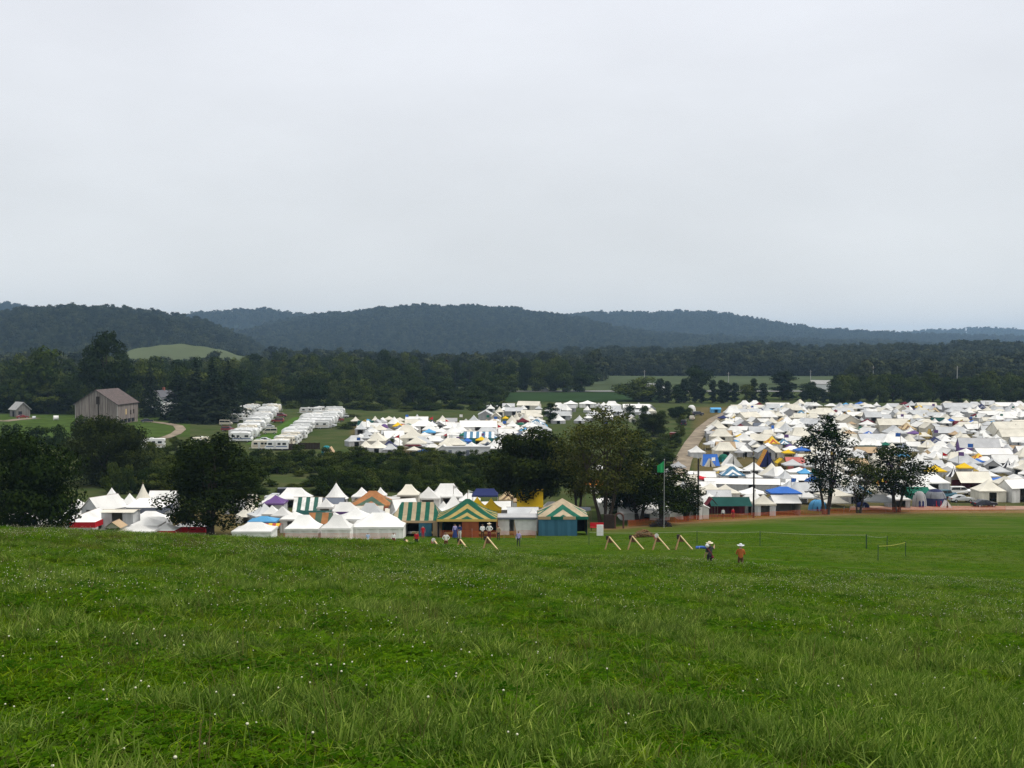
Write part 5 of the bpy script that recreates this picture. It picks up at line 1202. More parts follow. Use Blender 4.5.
# ---- the crowd of ordinary tents
specs = []
def P_(kind, key, w, l, ev, pk, **kw): specs.append((make_tent(kind, w, l, ev, pk, key, **kw), kind, key, max(w, l)))
for k_, (a, b) in dict(white=('white', 'pale'), cream=('cream', 'cream'), pale=('pale', 'grey'), white2=('white', 'grey')).items():  # white and pale kinds get greyer walls, side shade put into the colour
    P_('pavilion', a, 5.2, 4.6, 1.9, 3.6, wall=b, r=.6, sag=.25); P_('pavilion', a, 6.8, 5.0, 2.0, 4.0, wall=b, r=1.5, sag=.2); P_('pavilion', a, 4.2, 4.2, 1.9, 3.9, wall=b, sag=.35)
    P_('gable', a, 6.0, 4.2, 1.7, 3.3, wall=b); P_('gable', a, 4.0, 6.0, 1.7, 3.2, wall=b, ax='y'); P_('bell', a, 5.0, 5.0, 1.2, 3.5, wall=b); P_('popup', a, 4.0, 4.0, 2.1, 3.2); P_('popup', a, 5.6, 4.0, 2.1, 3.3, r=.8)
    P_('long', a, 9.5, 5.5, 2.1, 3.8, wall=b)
plain_n = len(specs)
for key in ('blue', 'grey', 'green', 'tan', 'grey', 'navy', 'sky', 'yellow', 'purple', 'maroon', 'slate'): 
    P_('popup', key, 3.6, 3.4, 2.1, 3.1)
for key in ('grey', 'tan', 'slate', 'grey', 'darkgreen'): P_('gable', key, 5.0, 4.0, 1.6, 3.1)
for key in ('blue', 'green', 'grey', 'tan', 'slate', 'sky', 'purple', 'navy'): P_('dome', key, 3.2, 2.8, 1.5, 1.7, wall='pale')
for key in ('bluewhite', 'greentan', 'tanbrown', 'navygrey', 'yellowred'): P_('pavilion', key, 5.0, 4.4, 1.9, 3.6, r=.4, per=1.4)
used_proto = set(); crowd = []
rf = random.Random(5)
def free(x, y, m):
    for a, b, w in TENTS:
        if (a-x)**2+(b-y)**2 < (m+w*.36)**2: return False
    return True
def fill(px0, px1, d0, d1, sp, pcol=.16, jit=.3, skip=0.0, skipf=None):
    d = d0
    while d < d1:
        x = (px0(d) if callable(px0) else px0); x0 = (x-512)/F*d; x1 = ((px1(d) if callable(px1) else px1)-512)/F*d; x = x0+rf.uniform(0, sp)
        while x < x1:
            xx, yy = x+rf.uniform(-jit, jit)*sp, d+rf.uniform(-jit, jit)*sp
            pr = proj((xx, yy, h1(xx, yy)))
            i = rf.randrange(plain_n, len(specs)) if rf.random() < pcol else rf.randrange(plain_n)
            big = specs[i][3] > 7
            if rf.random() > skip and free(xx, yy, specs[i][3]*.34) and not (skipf and skipf(*pr)) and not (big and d < 240) and not (pr[0] > 575 and yy < float(fence_depth(pr[0]))+5):
                crowd.append((i, xx, yy, rf.choice((0, 0, 1.57, rf.uniform(-.6, .6))), rf.uniform(.68, 1.08)*(.8 if specs[i][1] == 'dome' else 1))); TENTS.append((xx, yy, specs[i][3]))
            x += sp*(1.0 if not big else 1.35)
        d += sp*.92
def road_left(d):
    py = proj((0, d, h1(.2*d, d)))[1]; return float(np.interp(py, [403, 411, 419, 430, 444, 462, 500], [745, 741, 726, 715, 706, 699, 697]))
gapf = lambda px, py: (698 < px < 792 and 459 < py < 475) or (905 < px < 1024 and py > 496) or (930 < px < 1000 and py > 484)
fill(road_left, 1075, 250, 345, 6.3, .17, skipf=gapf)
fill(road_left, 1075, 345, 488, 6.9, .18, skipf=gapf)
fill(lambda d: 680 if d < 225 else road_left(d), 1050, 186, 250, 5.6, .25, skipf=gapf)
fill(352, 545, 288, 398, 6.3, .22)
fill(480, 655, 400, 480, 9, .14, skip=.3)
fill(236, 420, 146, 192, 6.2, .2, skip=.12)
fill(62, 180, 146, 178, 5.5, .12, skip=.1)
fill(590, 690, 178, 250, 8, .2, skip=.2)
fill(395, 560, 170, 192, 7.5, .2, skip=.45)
crowd.sort(key=lambda c: c[2])
print("explicit", len(TENTS)-len(crowd), "crowd", len(crowd))
N_IND = max(0, 296-(len(TENTS)-len(crowd)))
MAXSTUFF = []
SHAPE = dict(pavilion='pavilion', popup='canopy', bell='bell tent', gable='ridge tent', dome='dome tent', long='long marquee')
COLN = dict(white='white', cream='cream', pale='off-white', bluewhite='blue and white striped', greentan='green and tan striped', tanbrown='tan and brown striped', redwhite='red and white striped', yellowred='yellow and red striped', darkgreen='dark green', sky='sky blue', navy='navy', slate='slate grey')
AUTO = []       # (object, description, px, py, group)
for n, (i, x, y, rz, s) in enumerate(crowd):
    src_, kind, key, w_ = specs[i]
    M = Matrix.Translation((x, y, h1(x, y)-.03)) @ Matrix.Rotation(rz, 4, 'Z') @ Matrix.Diagonal((s*rf.uniform(.8, 1.22), s*rf.uniform(.8, 1.2), s*rf.uniform(.85, 1.2), 1))
    if n < N_IND:
        o = copy_tree(src_); o.location = M.translation; o.rotation_euler.z = rz; k1, k2, k3 = rf.uniform(.8, 1.22), rf.uniform(.8, 1.2), rf.uniform(.85, 1.2); o.scale = (s*k1, s*k2, s*k3); o.rotation_euler.x = rf.uniform(-.03, .03); o.rotation_euler.y = rf.uniform(-.03, .03)
        pr = proj((x, y, h1(x, y)+2))
        tag(o, None, 'canopy' if kind == 'popup' else 'tent', 'tents pitched across the valley camp')
        AUTO.append((o, COLN.get(key, key)+' '+SHAPE[kind], pr[0], pr[1]))
    else:
        MAXSTUFF.append((src_, M))
def merge(name, items):
    Vs = []; fs = []; mi = []; st = []; mats = []; base = 0; loops = []; cnt = []
    for src_, M in items:
        for ch in src_.children:
            if ch.type != 'MESH': continue
            me = ch.data; nv = len(me.vertices); co = np.empty(nv*3, np.float32); me.vertices.foreach_get("co", co); co = co.reshape(-1, 3)
            A = np.array(M); Vs.append(co @ A[:3, :3].T+A[:3, 3])
            lv = np.empty(len(me.loops), np.int32); me.loops.foreach_get("vertex_index", lv); loops.append(lv+base)
            lt = np.empty(len(me.polygons), np.int32); me.polygons.foreach_get("loop_total", lt); cnt.append(lt)
            m_ = np.empty(len(me.polygons), np.int32); me.polygons.foreach_get("material_index", m_)
            mp_ = []
            for mt in me.materials:
                if mt not in mats: mats.append(mt)
                mp_.append(mats.index(mt))
            mi.append(np.array(mp_, np.int32)[np.minimum(m_, len(mp_)-1)])
            if "stripe" in me.attributes:
                a = np.empty(nv, np.float32); me.attributes["stripe"].data.foreach_get("value", a)
            else: a = np.zeros(nv, np.float32)
            st.append(a); base += nv
    V = np.concatenate(Vs); L = np.concatenate(loops); C = np.concatenate(cnt)
    me = bpy.data.meshes.new(name); me.vertices.add(len(V)); me.vertices.foreach_set("co", V.astype(np.float32).ravel()); me.loops.add(len(L)); me.loops.foreach_set("vertex_index", L)
    me.polygons.add(len(C)); me.polygons.foreach_set("loop_start", np.concatenate([[0], np.cumsum(C)[:-1]]).astype(np.int32))
    for mt in mats: me.materials.append(mt)
    me.polygons.foreach_set("material_index", np.concatenate(mi)); a = me.attributes.new("stripe", 'FLOAT', 'POINT'); a.data.foreach_set("value", np.concatenate(st))
    me.update(calc_edges=True); me.validate()
    return link(bpy.data.objects.new(name, me))
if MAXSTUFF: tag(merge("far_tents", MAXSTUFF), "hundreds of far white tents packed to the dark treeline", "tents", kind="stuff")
def drop_tree(o):
    for ch in list(o.children): drop_tree(ch)
    bpy.data.objects.remove(o)
for sp_ in specs: drop_tree(sp_[0])

# banners and tall poles standing between the tents
BAN = []
bp_ = {}
for key in ('red', 'blue', 'gold', 'white', 'green', 'purple'):
    b0 = empty('camp_banner'); m = MB(); m.tube([(0, 0, -.2), (0, 0, 4.6)], .05, 5); m.build('pole', WOOD, b0); m = MB(); vs = [(.04+1.15*i/5, .06*math.sin(i*1.3), 4.5-(.12*i if key in ('red', 'gold') else 0)-j*.9*(1-(i/6 if key in ('red', 'gold') else 0))) for i in range(6) for j in range(2)]
    m.add(vs, [(2*i, 2*i+2, 2*i+3, 2*i+1) for i in range(5)]); m.build('flag', FAB[key], b0); bp_[key] = [b0, False]
for k in range(64):
    d = rf.uniform(205, 455); pl = road_left(d) if d > 250 else 700; px = rf.uniform(pl+6, 1020) if k < 46 else rf.uniform(360, 540)
    if k >= 46: d = rf.uniform(292, 392)
    key = rf.choice(list(bp_)); o = bp_[key][0] if not bp_[key][1] else copy_tree(bp_[key][0]); bp_[key][1] = True; g = GD(px, d); o.location = g; o.rotation_euler.z = rf.uniform(-.7, .7)+rf.choice((0, 3.14)); s = rf.uniform(.7, 1.15); o.scale = (s, s, s)
    tag(o, None, 'flag', 'banners among the tents'); BAN.append((o, key.replace('gold', 'yellow')+' camp flag', px, proj(g)[1]-6))
for key in bp_:
    if not bp_[key][1]: drop_tree(bp_[key][0])
# ------------------------------------------------------------------ particular trees
def near(key, seed, Ht, base, Rx, nl, per, ls, prof, mat, r0, **kw): PROTO[key] = mk(seed, Ht, base, Rx, nl, per, ls, prof, mat, r0, **kw)
near('dark_a', 101, 11, .2, 6.6, 60, 640, .32, 'oak', LEAF_NEAR, .3, lob=(.22, .34), gap=.1)
near('dark_b', 102, 14.5, 1.2, 5.9, 66, 640, .31, 'oak', LEAF_NEAR, .34, lob=(.2, .33), gap=.12, stems=2, spread=.5)
near('canopied', 110, 11, 3.0, 5.4, 46, 640, .32, 'oak', LEAF_NEAR, .3, lob=(.22, .34), gap=.12)
near('round', 103, 11, .8, 5.4, 52, 640, .32, 'oak', LEAF_NEAR, .3, lob=(.24, .36), gap=.1)
near('willow', 104, 18, 4.2, 6.2, 98, 420, .28, 'tall', LEAF_WILLOW, .25, lob=(.16, .28), gap=.3, stems=5, spread=1.7, limbs=9)
near('droop', 105, 10.5, 1.4, 4.2, 48, 300, .30, 'oak', LEAF_NEAR, .22, lob=(.2, .32), gap=.3, stems=2, spread=1.0)
near('lean', 106, 18, 3.6, 4.4, 60, 290, .34, 'tall', LEAF_NEAR, .22, lob=(.17, .30), gap=.35, stems=3, spread=1.1)
near('pair_a', 107, 13, 3.2, 5.6, 58, 300, .34, 'oak', LEAF_NEAR, .22, lob=(.18, .3), gap=.25, stems=3, spread=1.3)
near('pair_b', 108, 12, 2.8, 4.4, 40, 210, .32, 'oak', LEAF_WILLOW, .2, lob=(.2, .32), gap=.4, stems=2, spread=1.0)
near('big_oak', 109, 22, 2, 8.5, 70, 260, .75, 'oak', LEAF_NEAR, .5, lob=(.2, .32), gap=.1)
def tr(key, px, d, top, label, wpx, land=None, name='broadleaf_tree'):
    g = GD(px, d); tr_, cr_, Ht = PROTO[key]; s = (ztop(d, 0, top)-g.z)/Ht
    xs = [v.co.x for v in cr_.vertices]; wid = np.percentile(xs, 99)-np.percentile(xs, 1)
    o = put_tree(key, px, d, top=top, name=name, label=label, wscale=wpx/F*d/(wid*s))
    if land: LAND.append((land, px, top+30))
    return o
tr('dark_a', 24, 128, 428, 'massive dark tree at the left edge hanging over the white tents', 106, 'dark tree at the left edge')
tr('dark_a', 104, 225, 413, 'dark bushy tree between the left edge tree and the barn', 74, 'dark bushy tree below the barn')
tr('dark_b', 211, 146, 432, 'dark dense tree with a black trunk standing before the front tents', 88, 'dark dense front tree')
tr('canopied', 533, 166, 428, 'dark rounded tree over the bright yellow tent', 84, 'dark rounded tree')
tr('willow', 605, 158, 402, 'tall olive green willowy tree with several bare stems', 92, 'tall willowy tree')
tr('willow', 578, 172, 430, 'olive tree filling the left flank of the willowy tree', 44)
tr('round', 626, 176, 446, 'dark tree in the middle of the centre clump', 48)
tr('droop', 686, 170, 478, 'small leafy tree right beside the flagpole', 34)
tr('droop', 662, 163, 462, 'small drooping tree with a reddish trunk beside the flagpole', 60, 'drooping tree')
tr('droop', 640, 171, 450, 'dark thin tree filling the gap right of the willowy one', 62)
tr('round', 653, 345, 412, 'compact round dark tree beside the dirt road', 32, 'round dark tree by the road')
tr('round', 678, 420, 406, 'small leafy tree at the bend of the dirt road', 17)
tr('tall0', 551, 400, 402, 'slender tree among the far tents above the dark rounded tree', 17)
tr('lean', 826, float(fence_depth(826))+.8, 413, 'tall ragged tree with open crown at the orange fence', 52, 'tall ragged tree')
tr('pair_a', 896, float(fence_depth(896))+.8, 444, 'spreading dark tree, right of the two at the fence', 62, 'spreading dark tree')
tr('pair_b', 858, float(fence_depth(858))+.8, 452, 'thin sparse tree between the ragged tree and the spreading one', 44)
tr('big_oak', 107, 440, 331, 'tallest broad tree standing behind the old barn', 44, 'tall tree behind the barn')
tr('oak1', 45, 450, 342, 'broad dark tree behind the small shed', 44)
tr('fir0', 151, 425, 363, 'blue grey spruce right beside the old barn', 22, 'blue spruce by the barn', 'fir_tree')
for k, (px, d, top, w, lb) in enumerate([(178, 412, 372, 36, 'dark spruce at the left of the black conifer clump'), (196, 418, 362, 34, 'tall dark spruce second from the left in the conifer clump'), (213, 404, 358, 34, 'tallest dark spruce in the middle of the conifer clump'), (229, 410, 362, 32, 'dark spruce at the right of the black conifer clump'), (188, 398, 392, 34, 'low dark spruce at the front of the conifer clump'), (217, 396, 384, 40, 'wide dark spruce at the foot of the conifer clump')]):
    tr('fir%d' % (k % 3), px, d, top, lb, w, 'black conifer clump' if k == 2 else None, 'fir_tree')
tr('oak2', 642, 545, 376, 'round dark tree at the left end of the far treeline', 40, 'left end of the far treeline')
tr('oak0', 697, 640, 364, 'tall loose tree sticking up behind the far treeline', 26)
tr('spire0', 783, 560, 371, 'tallest dark tree of the far treeline', 26, 'tallest tree of the treeline')
AT = []
rt = random.Random(9)
def plant(keys, px, d, top, wpx, desc, group, name='broadleaf_tree', cat='tree'):
    key = rt.choice(keys); g = GD(px, d); tr_, cr_, Ht = PROTO[key]; hh = max(1.2, ztop(d, 0, top)-g.z); s = hh/Ht
    wid = {'oak': 10.4, 'tal': 8.0, 'spi': 6.0, 'fir': 8.0, 'bus': 5.6}[key[:3]]
    o = put_tree(key, px, d, height=hh, wscale=wpx/F*d/(wid*s), name=name, group=group, cat=cat); AT.append((o, desc, px, (top+proj(g)[1])/2)); TENTS.append((g.x, g.y, 4))
# far treelines behind the right camp
px = 660
while px < 826:
    if not 768 < px < 798: plant(['spire0', 'spire1', 'spire2', 'tall1'], px+rt.uniform(-2, 2), 532+rt.uniform(-6, 12), rt.uniform(377.5, 383) if px < 800 else rt.uniform(385, 390), rt.uniform(15, 20), 'narrow dark treeline tree', 'treeline behind the right camp')
    px += 8.5
plant(['oak0'], 812, 575, 381, 22, 'rounded treeline tree', 'treeline behind the right camp')
px = 832
while px < 1075:
    for q in (0, 1): plant(['oak0', 'oak1', 'oak2', 'tall0', 'tall2'], px+rt.uniform(-4, 4)+q*6, 538+q*40+rt.uniform(-6, 10), rt.uniform(372, 380)-2*q, rt.uniform(20, 30), 'bushy treeline tree' if q == 0 else 'rear bushy treeline tree', 'treeline behind the right camp')
    px += 12.5
# wood behind the campers and the middle camp
def top_belt(px): return np.interp(px, [-20, 0, 30, 70, 130, 160, 240, 270, 300, 340, 380, 420, 470, 500, 530, 560, 585, 600], [356, 357, 352, 360, 352, 356, 357, 352, 352, 351, 352, 354, 357, 357, 356, 357, 363, 372])
px = 248
for row, (d, dy, st) in enumerate([(505, 26, 15), (570, 14, 14), (650, 5, 13), (740, 0, 12)]):
    px = (236 if row < 2 else 140) + rt.uniform(0, 6); end = [505, 518, 590, 596][row]
    while px < end:
        if row >= 2 or px > 236:
            plant(['oak0', 'oak1', 'oak2', 'oak3', 'tall0'], px+rt.uniform(-3, 3), d+rt.uniform(-14, 18), top_belt(px)+dy+rt.uniform(-4, 8), rt.uniform(20, 34)-2*row, ['front rank wood tree', 'second rank wood tree', 'inner wood tree', 'rearmost wood tree'][row], 'trees of the wood behind the campers')
        px += st*rt.uniform(.9, 1.25)
px = -20
for row, (d, dy, st) in enumerate([(452, 22, 17), (500, 8, 17), (580, 0, 16)]):
    px = -18+rt.uniform(0, 6)
    while px < (78 if row == 0 else 240):
        if not (row == 0 and 92 < px < 125): plant(['oak0', 'oak1', 'oak2', 'oak3', 'tall2'], px+rt.uniform(-3, 3), d+rt.uniform(-10, 12), top_belt(px)+dy+rt.uniform(-3, 5), rt.uniform(28, 40), ['front farm tree', 'middle farm tree', 'rear farm tree'][row], 'trees behind the farm')
        px += st*rt.uniform(.9, 1.25)
for k in range(34):
    px = 238+k*8.0+rt.uniform(-3, 3)
    if 240 < px < 286 or 300 < px < 350: continue
    plant(['bush0', 'bush1', 'bush2'], px, 478+rt.uniform(-8, 8), 402+rt.uniform(-4, 4), rt.uniform(15, 24), 'wood edge shrub', 'shrubs at the foot of the wood', 'shrub', 'shrub')
for k in range(24):
    px = -18+k*4.6
    plant(['bush0', 'bush1', 'bush2'], px, 446+rt.uniform(-6, 10), 404+rt.uniform(-5, 3), rt.uniform(14, 22), 'farm yard shrub', 'shrubs behind the farm yard', 'shrub', 'shrub')
# low scrub on the edges of the camper lane
for px, d, top, w in [(292, 485, 401, 26), (310, 480, 399, 24), (330, 490, 398, 24), (350, 430, 418, 20), (352, 385, 421, 24), (345, 372, 428, 22), (360, 480, 400, 26), (378, 470, 404, 24), (430, 470, 403, 24), (455, 480, 400, 22), (478, 470, 404, 24), (494, 470, 402, 22), (405, 465, 406, 24)]:
    plant(['bush0', 'bush1', 'bush2', 'oak1'], px, d, top, w, 'lane side shrub', 'shrubs round the camper lane', 'shrub', 'shrub')
for px, d, top, w in [(664, 325, 433, 20), (672, 300, 440, 18), (676, 315, 432, 14), (668, 275, 447, 22), (655, 285, 438, 26), (640, 300, 428, 26), (682, 395, 414, 12), (662, 400, 410, 16), (645, 415, 405, 18), (688, 425, 407, 12), (665, 250, 452, 24), (680, 345, 424, 12), (630, 420, 404, 16)]:
    plant(['oak0', 'oak1', 'tall0', 'bush1'], px, d, top, w, 'dark verge tree', 'trees on the dirt road verge')
# the dark hedge between front tents and the middle ground
def hedge_top(px): return np.interp(px, [110, 150, 200, 250, 270, 300, 340, 400, 460, 500, 560], [446, 452, 450, 452, 457, 455, 452, 458, 461, 455, 452])
for row in range(8):
    d = 276-row*9.2; px = 112+rt.uniform(0, 8)
    while px < 556:
        b = 345+29.2*F/d; tp = min(hedge_top(px)+row*2.6, b-2.6*F/d)
        if not (row > 3 and 255 < px < 325): plant(['bush0', 'bush1', 'bush2', 'bush1', 'bush0', 'oak3'], px+rt.uniform(-4, 4), d+rt.uniform(-4, 4), tp+rt.uniform(-5, 3.5), rt.uniform(17, 27)*(1+row*.04), ''+('far side' if row < 3 else 'mid' if row < 6 else 'near side')+' hedge bush', 'hedge behind the front tents', 'shrub', 'shrub')
        px += rt.uniform(11, 17)
for px, d, top, w in [(232, 212, 487, 20), (248, 214, 490, 18), (262, 210, 494, 16), (283, 212, 493, 18), (300, 210, 494, 18), (318, 209, 492, 20), (335, 208, 490, 22), (352, 207, 488, 20), (262, 236, 470, 16), (300, 240, 470, 15), (315, 232, 474, 18), (272, 222, 480, 14), (292, 218, 483, 16), (308, 222, 480, 18), (268, 262, 460, 22), (318, 258, 458, 20), (300, 262, 459, 18), (285, 250, 468, 18), (340, 250, 462, 24), (152, 250, 440, 26), (166, 235, 455, 34), (130, 262, 436, 30), (176, 296, 436, 16), (235, 262, 445, 24), (205, 280, 440, 24)]:
    plant(['oak0', 'oak3'], px, d, top, w, 'small round hedge tree', 'hedge behind the front tents', 'shrub', 'shrub')
# scrub below the barn
for px, d, top, w in [(10, 300, 424, 36), (38, 310, 426, 36), (60, 300, 425, 30), (80, 330, 415, 30), (96, 325, 418, 32), (115, 320, 420, 30), (130, 322, 424, 24)]:
    plant(['bush0', 'bush1', 'oak2'], px, d, top, w, 'scrub bush below the barn', 'scrub below the barn', 'shrub', 'shrub')
for px, d, top, w in [(392, 300, 438, 10), (400, 290, 445, 14), (420, 283, 452, 14), (434, 283, 452, 10), (470, 282, 450, 14), (500, 300, 436, 22), (512, 290, 432, 24), (380, 282, 456, 20), (485, 278, 452, 16)]:
    plant(['tall0', 'tall1', 'bush1'], px, d, top, w, 'young camp tree', 'young trees in the middle camp', 'shrub', 'shrub')
# ------------------------------------------------------------------ people
SKIN = paint("skin", (.50,.30,.21), .6, 0, .06, 6); HAIR = paint("dark_hair", (.03,.02,.015), .7)
CLOTH = {}
def cloth(n, c): 
    if n not in CLOTH: CLOTH[n] = paint("cloth_"+n, c, .9, 0, .15, 5, .1)
    return CLOTH[n]
for n_, c_ in dict(white=(.78,.78,.76), black=(.02,.02,.025), red=(.50,.02,.03), darkred=(.12,.02,.02), lightblue=(.35,.48,.68), lavender=(.33,.30,.55), navy=(.03,.05,.17), blue=(.06,.13,.42), rust=(.40,.12,.035), charcoal=(.05,.055,.06), brown=(.11,.06,.035), straw=(.72,.64,.48), palehat=(.66,.68,.70), maroon=(.20,.03,.05), tan=(.4,.3,.2)).items(): cloth(n_, c_)
def person(loc, hgt, rz, top, bottom, label, pose='stand', sleeves='long', hat=None, skirt=False, hair=HAIR, name='person', group=None, lean=0.0):
    k = hgt/1.75; root = empty(name, loc, rz)
    J = {}; V = []; Rr = []; E = []; part = []
    def v(n, p, r): J[n] = len(V); V.append(Vector(p)*k); Rr.append(r*k)
    st = .16 if pose == 'walk' else 0.0
    v('pelvis', (0, 0, .93), .145); v('waist', (0, .0-lean*.2, 1.08), .125); v('chest', (0, .0-lean*.5, 1.30), .155); v('neckb', (0, .01-lean*.75, 1.47), .075); v('neck', (0, -.005-lean*.9, 1.53), .055); v('head', (0, -.02-lean, 1.635), .098); v('crown', (0, -.01-lean, 1.70), .085)
    for s, n in ((-1, 'l'), (1, 'r')):
        ph = st*s
        v('hip'+n, (s*.095, 0, .88), .105); v('knee'+n, (s*.11, -ph-.02, .49), .062); v('ankle'+n, (s*.115, -ph*.9+.06*(ph < 0), .09), .043); v('toe'+n, (s*.125, -ph*.9-.15, .035), .035)
        v('sh'+n, (s*.175, .0-lean*.6, 1.425), .072)
        if pose == 'hips': el, ha = (s*.36, .06, 1.17), (s*.20, -.06, 1.0)
        elif pose == 'front': el, ha = (s*.27, -.02, 1.15), (s*.10, -.24, 1.10)
        elif pose == 'carry' and s < 0: el, ha = (s*.30, -.05, 1.30), (s*.42, -.25, 1.46)
        else: el, ha = (s*.255, .03-ph*.4, 1.14), (s*.285, -.07+ph*.6, .90)
        v('el'+n, el, .046); v('wr'+n, ha, .030); d = (Vector(ha)-Vector(el)).normalized()*.075; v('hand'+n, Vector(ha)+d, .034)
    def e(a, b, m): E.append((J[a], J[b])); part.append((J[a], J[b], m))
    e('pelvis', 'waist', 1); e('waist', 'chest', 1); e('chest', 'neckb', 1); e('neckb', 'neck', 0); e('neck', 'head', 0); e('head', 'crown', 3)
    for n in 'lr':
        e('pelvis', 'hip'+n, 2); e('hip'+n, 'knee'+n, 2); e('knee'+n, 'ankle'+n, 2); e('ankle'+n, 'toe'+n, 4)
        e('chest', 'sh'+n, 1); e('sh'+n, 'el'+n, 1); e('el'+n, 'wr'+n, 1 if sleeves == 'long' else 0); e('wr'+n, 'hand'+n, 0)
    me = bpy.data.meshes.new('body'); me.from_pydata([tuple(p) for p in V], E, []); tmp = bpy.data.objects.new('body', me); COL.objects.link(tmp)
    sk = tmp.modifiers.new('skin', 'SKIN'); sk.use_smooth_shade = True
    for i, d in enumerate(me.skin_vertices[0].data): d.radius = (Rr[i]*(1.2 if i in (J['chest'], J['waist'], J['pelvis']) else 1), Rr[i]*(.85 if i in (J['chest'], J['waist']) else 1)); d.use_root = (i == J['pelvis'])
    ss = tmp.modifiers.new('sub', 'SUBSURF'); ss.levels = 2; ss.render_levels = 2
    dg = bpy.context.evaluated_depsgraph_get(); m2 = bpy.data.meshes.new_from_object(tmp.evaluated_get(dg)); bpy.data.objects.remove(tmp)
    m2.materials.clear()
    for mt in (SKIN, top, bottom, hair, cloth('black', None)): m2.materials.append(mt)
    P = [(V[a], V[b], m) for a, b, m in part]
    for f in m2.polygons:
        c = f.center; best, bm_ = 1e9, 0
        for a, b, m in P:
            ab = b-a; t = max(0, min(1, (c-a).dot(ab)/max(ab.length_squared, 1e-9))); d = (c-a-ab*t).length
            if d < best: best, bm_ = d, m
        if bm_ == 3 or (bm_ == 0 and c.z > 1.6*k and c.y > V[J['head']].y+.02*k): bm_ = 3
        f.material_index = bm_; f.use_smooth = True
    # five fingers on each hand, nose and ears, joined into the one body mesh
    xb = MB()
    for n, s in (('l', -1), ('r', 1)):
        w_, h_ = V[J['wr'+n]], V[J['hand'+n]]; d = (h_-w_).normalized(); side = d.cross(Vector((1, 0, 0)) if abs(d.x) < .8 else Vector((0, 0, 1))).normalized(); palm = d.cross(side).normalized()
        for q, (o_, L) in enumerate(((-.026, .068), (-.009, .078), (.009, .072), (.026, .056))):
            b0 = h_+side*o_*k; xb.tube([b0, b0+d*L*.55*k, b0+d*L*.9*k-palm*s*.02*k], [.009*k, .008*k, .006*k], 5, 0)
        b0 = w_+d*.03*k+side*.03*k; xb.tube([b0, b0+(d+side*.9).normalized()*.04*k, b0+(d*1.4+side*.7).normalized()*.07*k], [.011*k, .009*k, .007*k], 5, 0)
    hd = V[J['head']]
    xb.ball(hd+Vector((0, -.105, -.01))*k, (.014*k, .022*k, .024*k), 0, 8, 6)
    for s in (-1, 1): xb.ball(hd+Vector((s*.092, .005, 0))*k, (.014*k, .024*k, .034*k), 0, 8, 6); xb.ball(hd+Vector((s*.034, -.088, .025))*k, .012*k, 4, 8, 6)
    xb.ball(hd+Vector((0, -.092, -.05))*k, (.026*k, .008*k, .006*k), 4, 8, 5)
    bm = bmesh.new(); bm.from_mesh(m2); t_ = xb.mesh('t', [SKIN, SKIN, SKIN, SKIN, SKIN]); bm.from_mesh(t_); bm.to_mesh(m2); bm.free()
    m2.name = 'body'; link(bpy.data.objects.new('body', m2), root)
    if skirt:
        m = MB(); n = 14; vs = []; 
        for j in range(6):
            z = (1.05-.85*j/5)*k; r = (.16+.17*j/5)*k
            for i in range(n): g = 2*math.pi*i/n; rr = r*(1+.08*math.sin(3*g+j)); vs.append((rr*math.cos(g), rr*.8*math.sin(g), z))
        m.add(vs, [(j*n+i, (j+1)*n+i, (j+1)*n+(i+1) % n, j*n+(i+1) % n) for j in range(5) for i in range(n)]); m.build('skirt', bottom, root, True)
    if hat:
        c = hd+Vector((0, .015, .055))*k; m = MB(); n = 18; vs = []
        prof = [(.0, .125), (.06, .122), (.088, .10), (.098, .045), (.105, .0), (.17, -.012), (.235, -.002), (.232, .004), (.17, -.003), (.10, .012)]
        for r, z in prof:
            for i in range(n): g = 2*math.pi*i/n; vs.append(c+Vector((r*math.cos(g), r*math.sin(g)*1.05, z+(.03*abs(math.cos(g))**2 if r > .15 else 0)))*k)
        m.add(vs, [(j*n+i, (j+1)*n+i, (j+1)*n+(i+1) % n, j*n+(i+1) % n) for j in range(len(prof)-1) for i in range(n)]); m.build('hat', hat, root, True)
        m = MB(); m.tube([c+Vector((.104*math.cos(g), .106*math.sin(g), .012))*k for g in np.linspace(0, 2*math.pi, 17)], .012*k, 5); m.build('hat_band', cloth('black', None), root)
    return tag(root, label, 'person', group)
def stand_at(px, by, d0=86): return G(px, by, d0)
def gd(px, d): g = GD(px, d); return g
# two people seen from behind, knee deep behind the brow
p = gd(709.5, 66.5); a = person(p, 1.74, math.pi+.25, cloth('charcoal', None), cloth('black', None), 'person in charcoal top and pale straw hat carrying a blue roll on the shoulder', 'carry', 'short', cloth('straw', None), lean=.03)
m = MB(); m.tube([(0, 0, 0), (.35, .0, .02), (.72, 0, -.02)], .085, 10); ro_ = m.build('blue_roll', cloth('blue', None), None, True); ro_.location = p+Vector((-.86, -.02, 1.42)); m = MB(); m.tube([(.2, -.0, -.0), (.215, 0, 0.0)], .092, 10); m.build('tie', cloth('white', None), ro_); tag(ro_, 'rolled blue mat on the shoulder of the person in charcoal', 'mat')
m = MB(); m.ball((0, 0, 0), (.13, .10, .13), 0, 12, 8); m.tube([(0, 0, .1), (.02, 0, .14)], .05, 6); sk_ = m.build('white_sack', cloth('white', None), None, True); sk_.location = p+Vector((-.17, -.12, 1.55)); tag(sk_, 'small white bundle beside the straw hat of the person in charcoal', 'bundle')
m = MB(); m.tube([(-.2, -.18, 1.42), (-.05, -.21, 1.25), (.1, -.2, 1.05), (.17, -.15, .9)], .022, 5); m.tube([(.17, -.15, .9), (.18, -.12, .80)], .07, 8); bg = m.build('shoulder_bag', cloth('maroon', None)); bg.location = p; tag(bg, 'maroon bag slung across the back of the person in charcoal', 'bag')
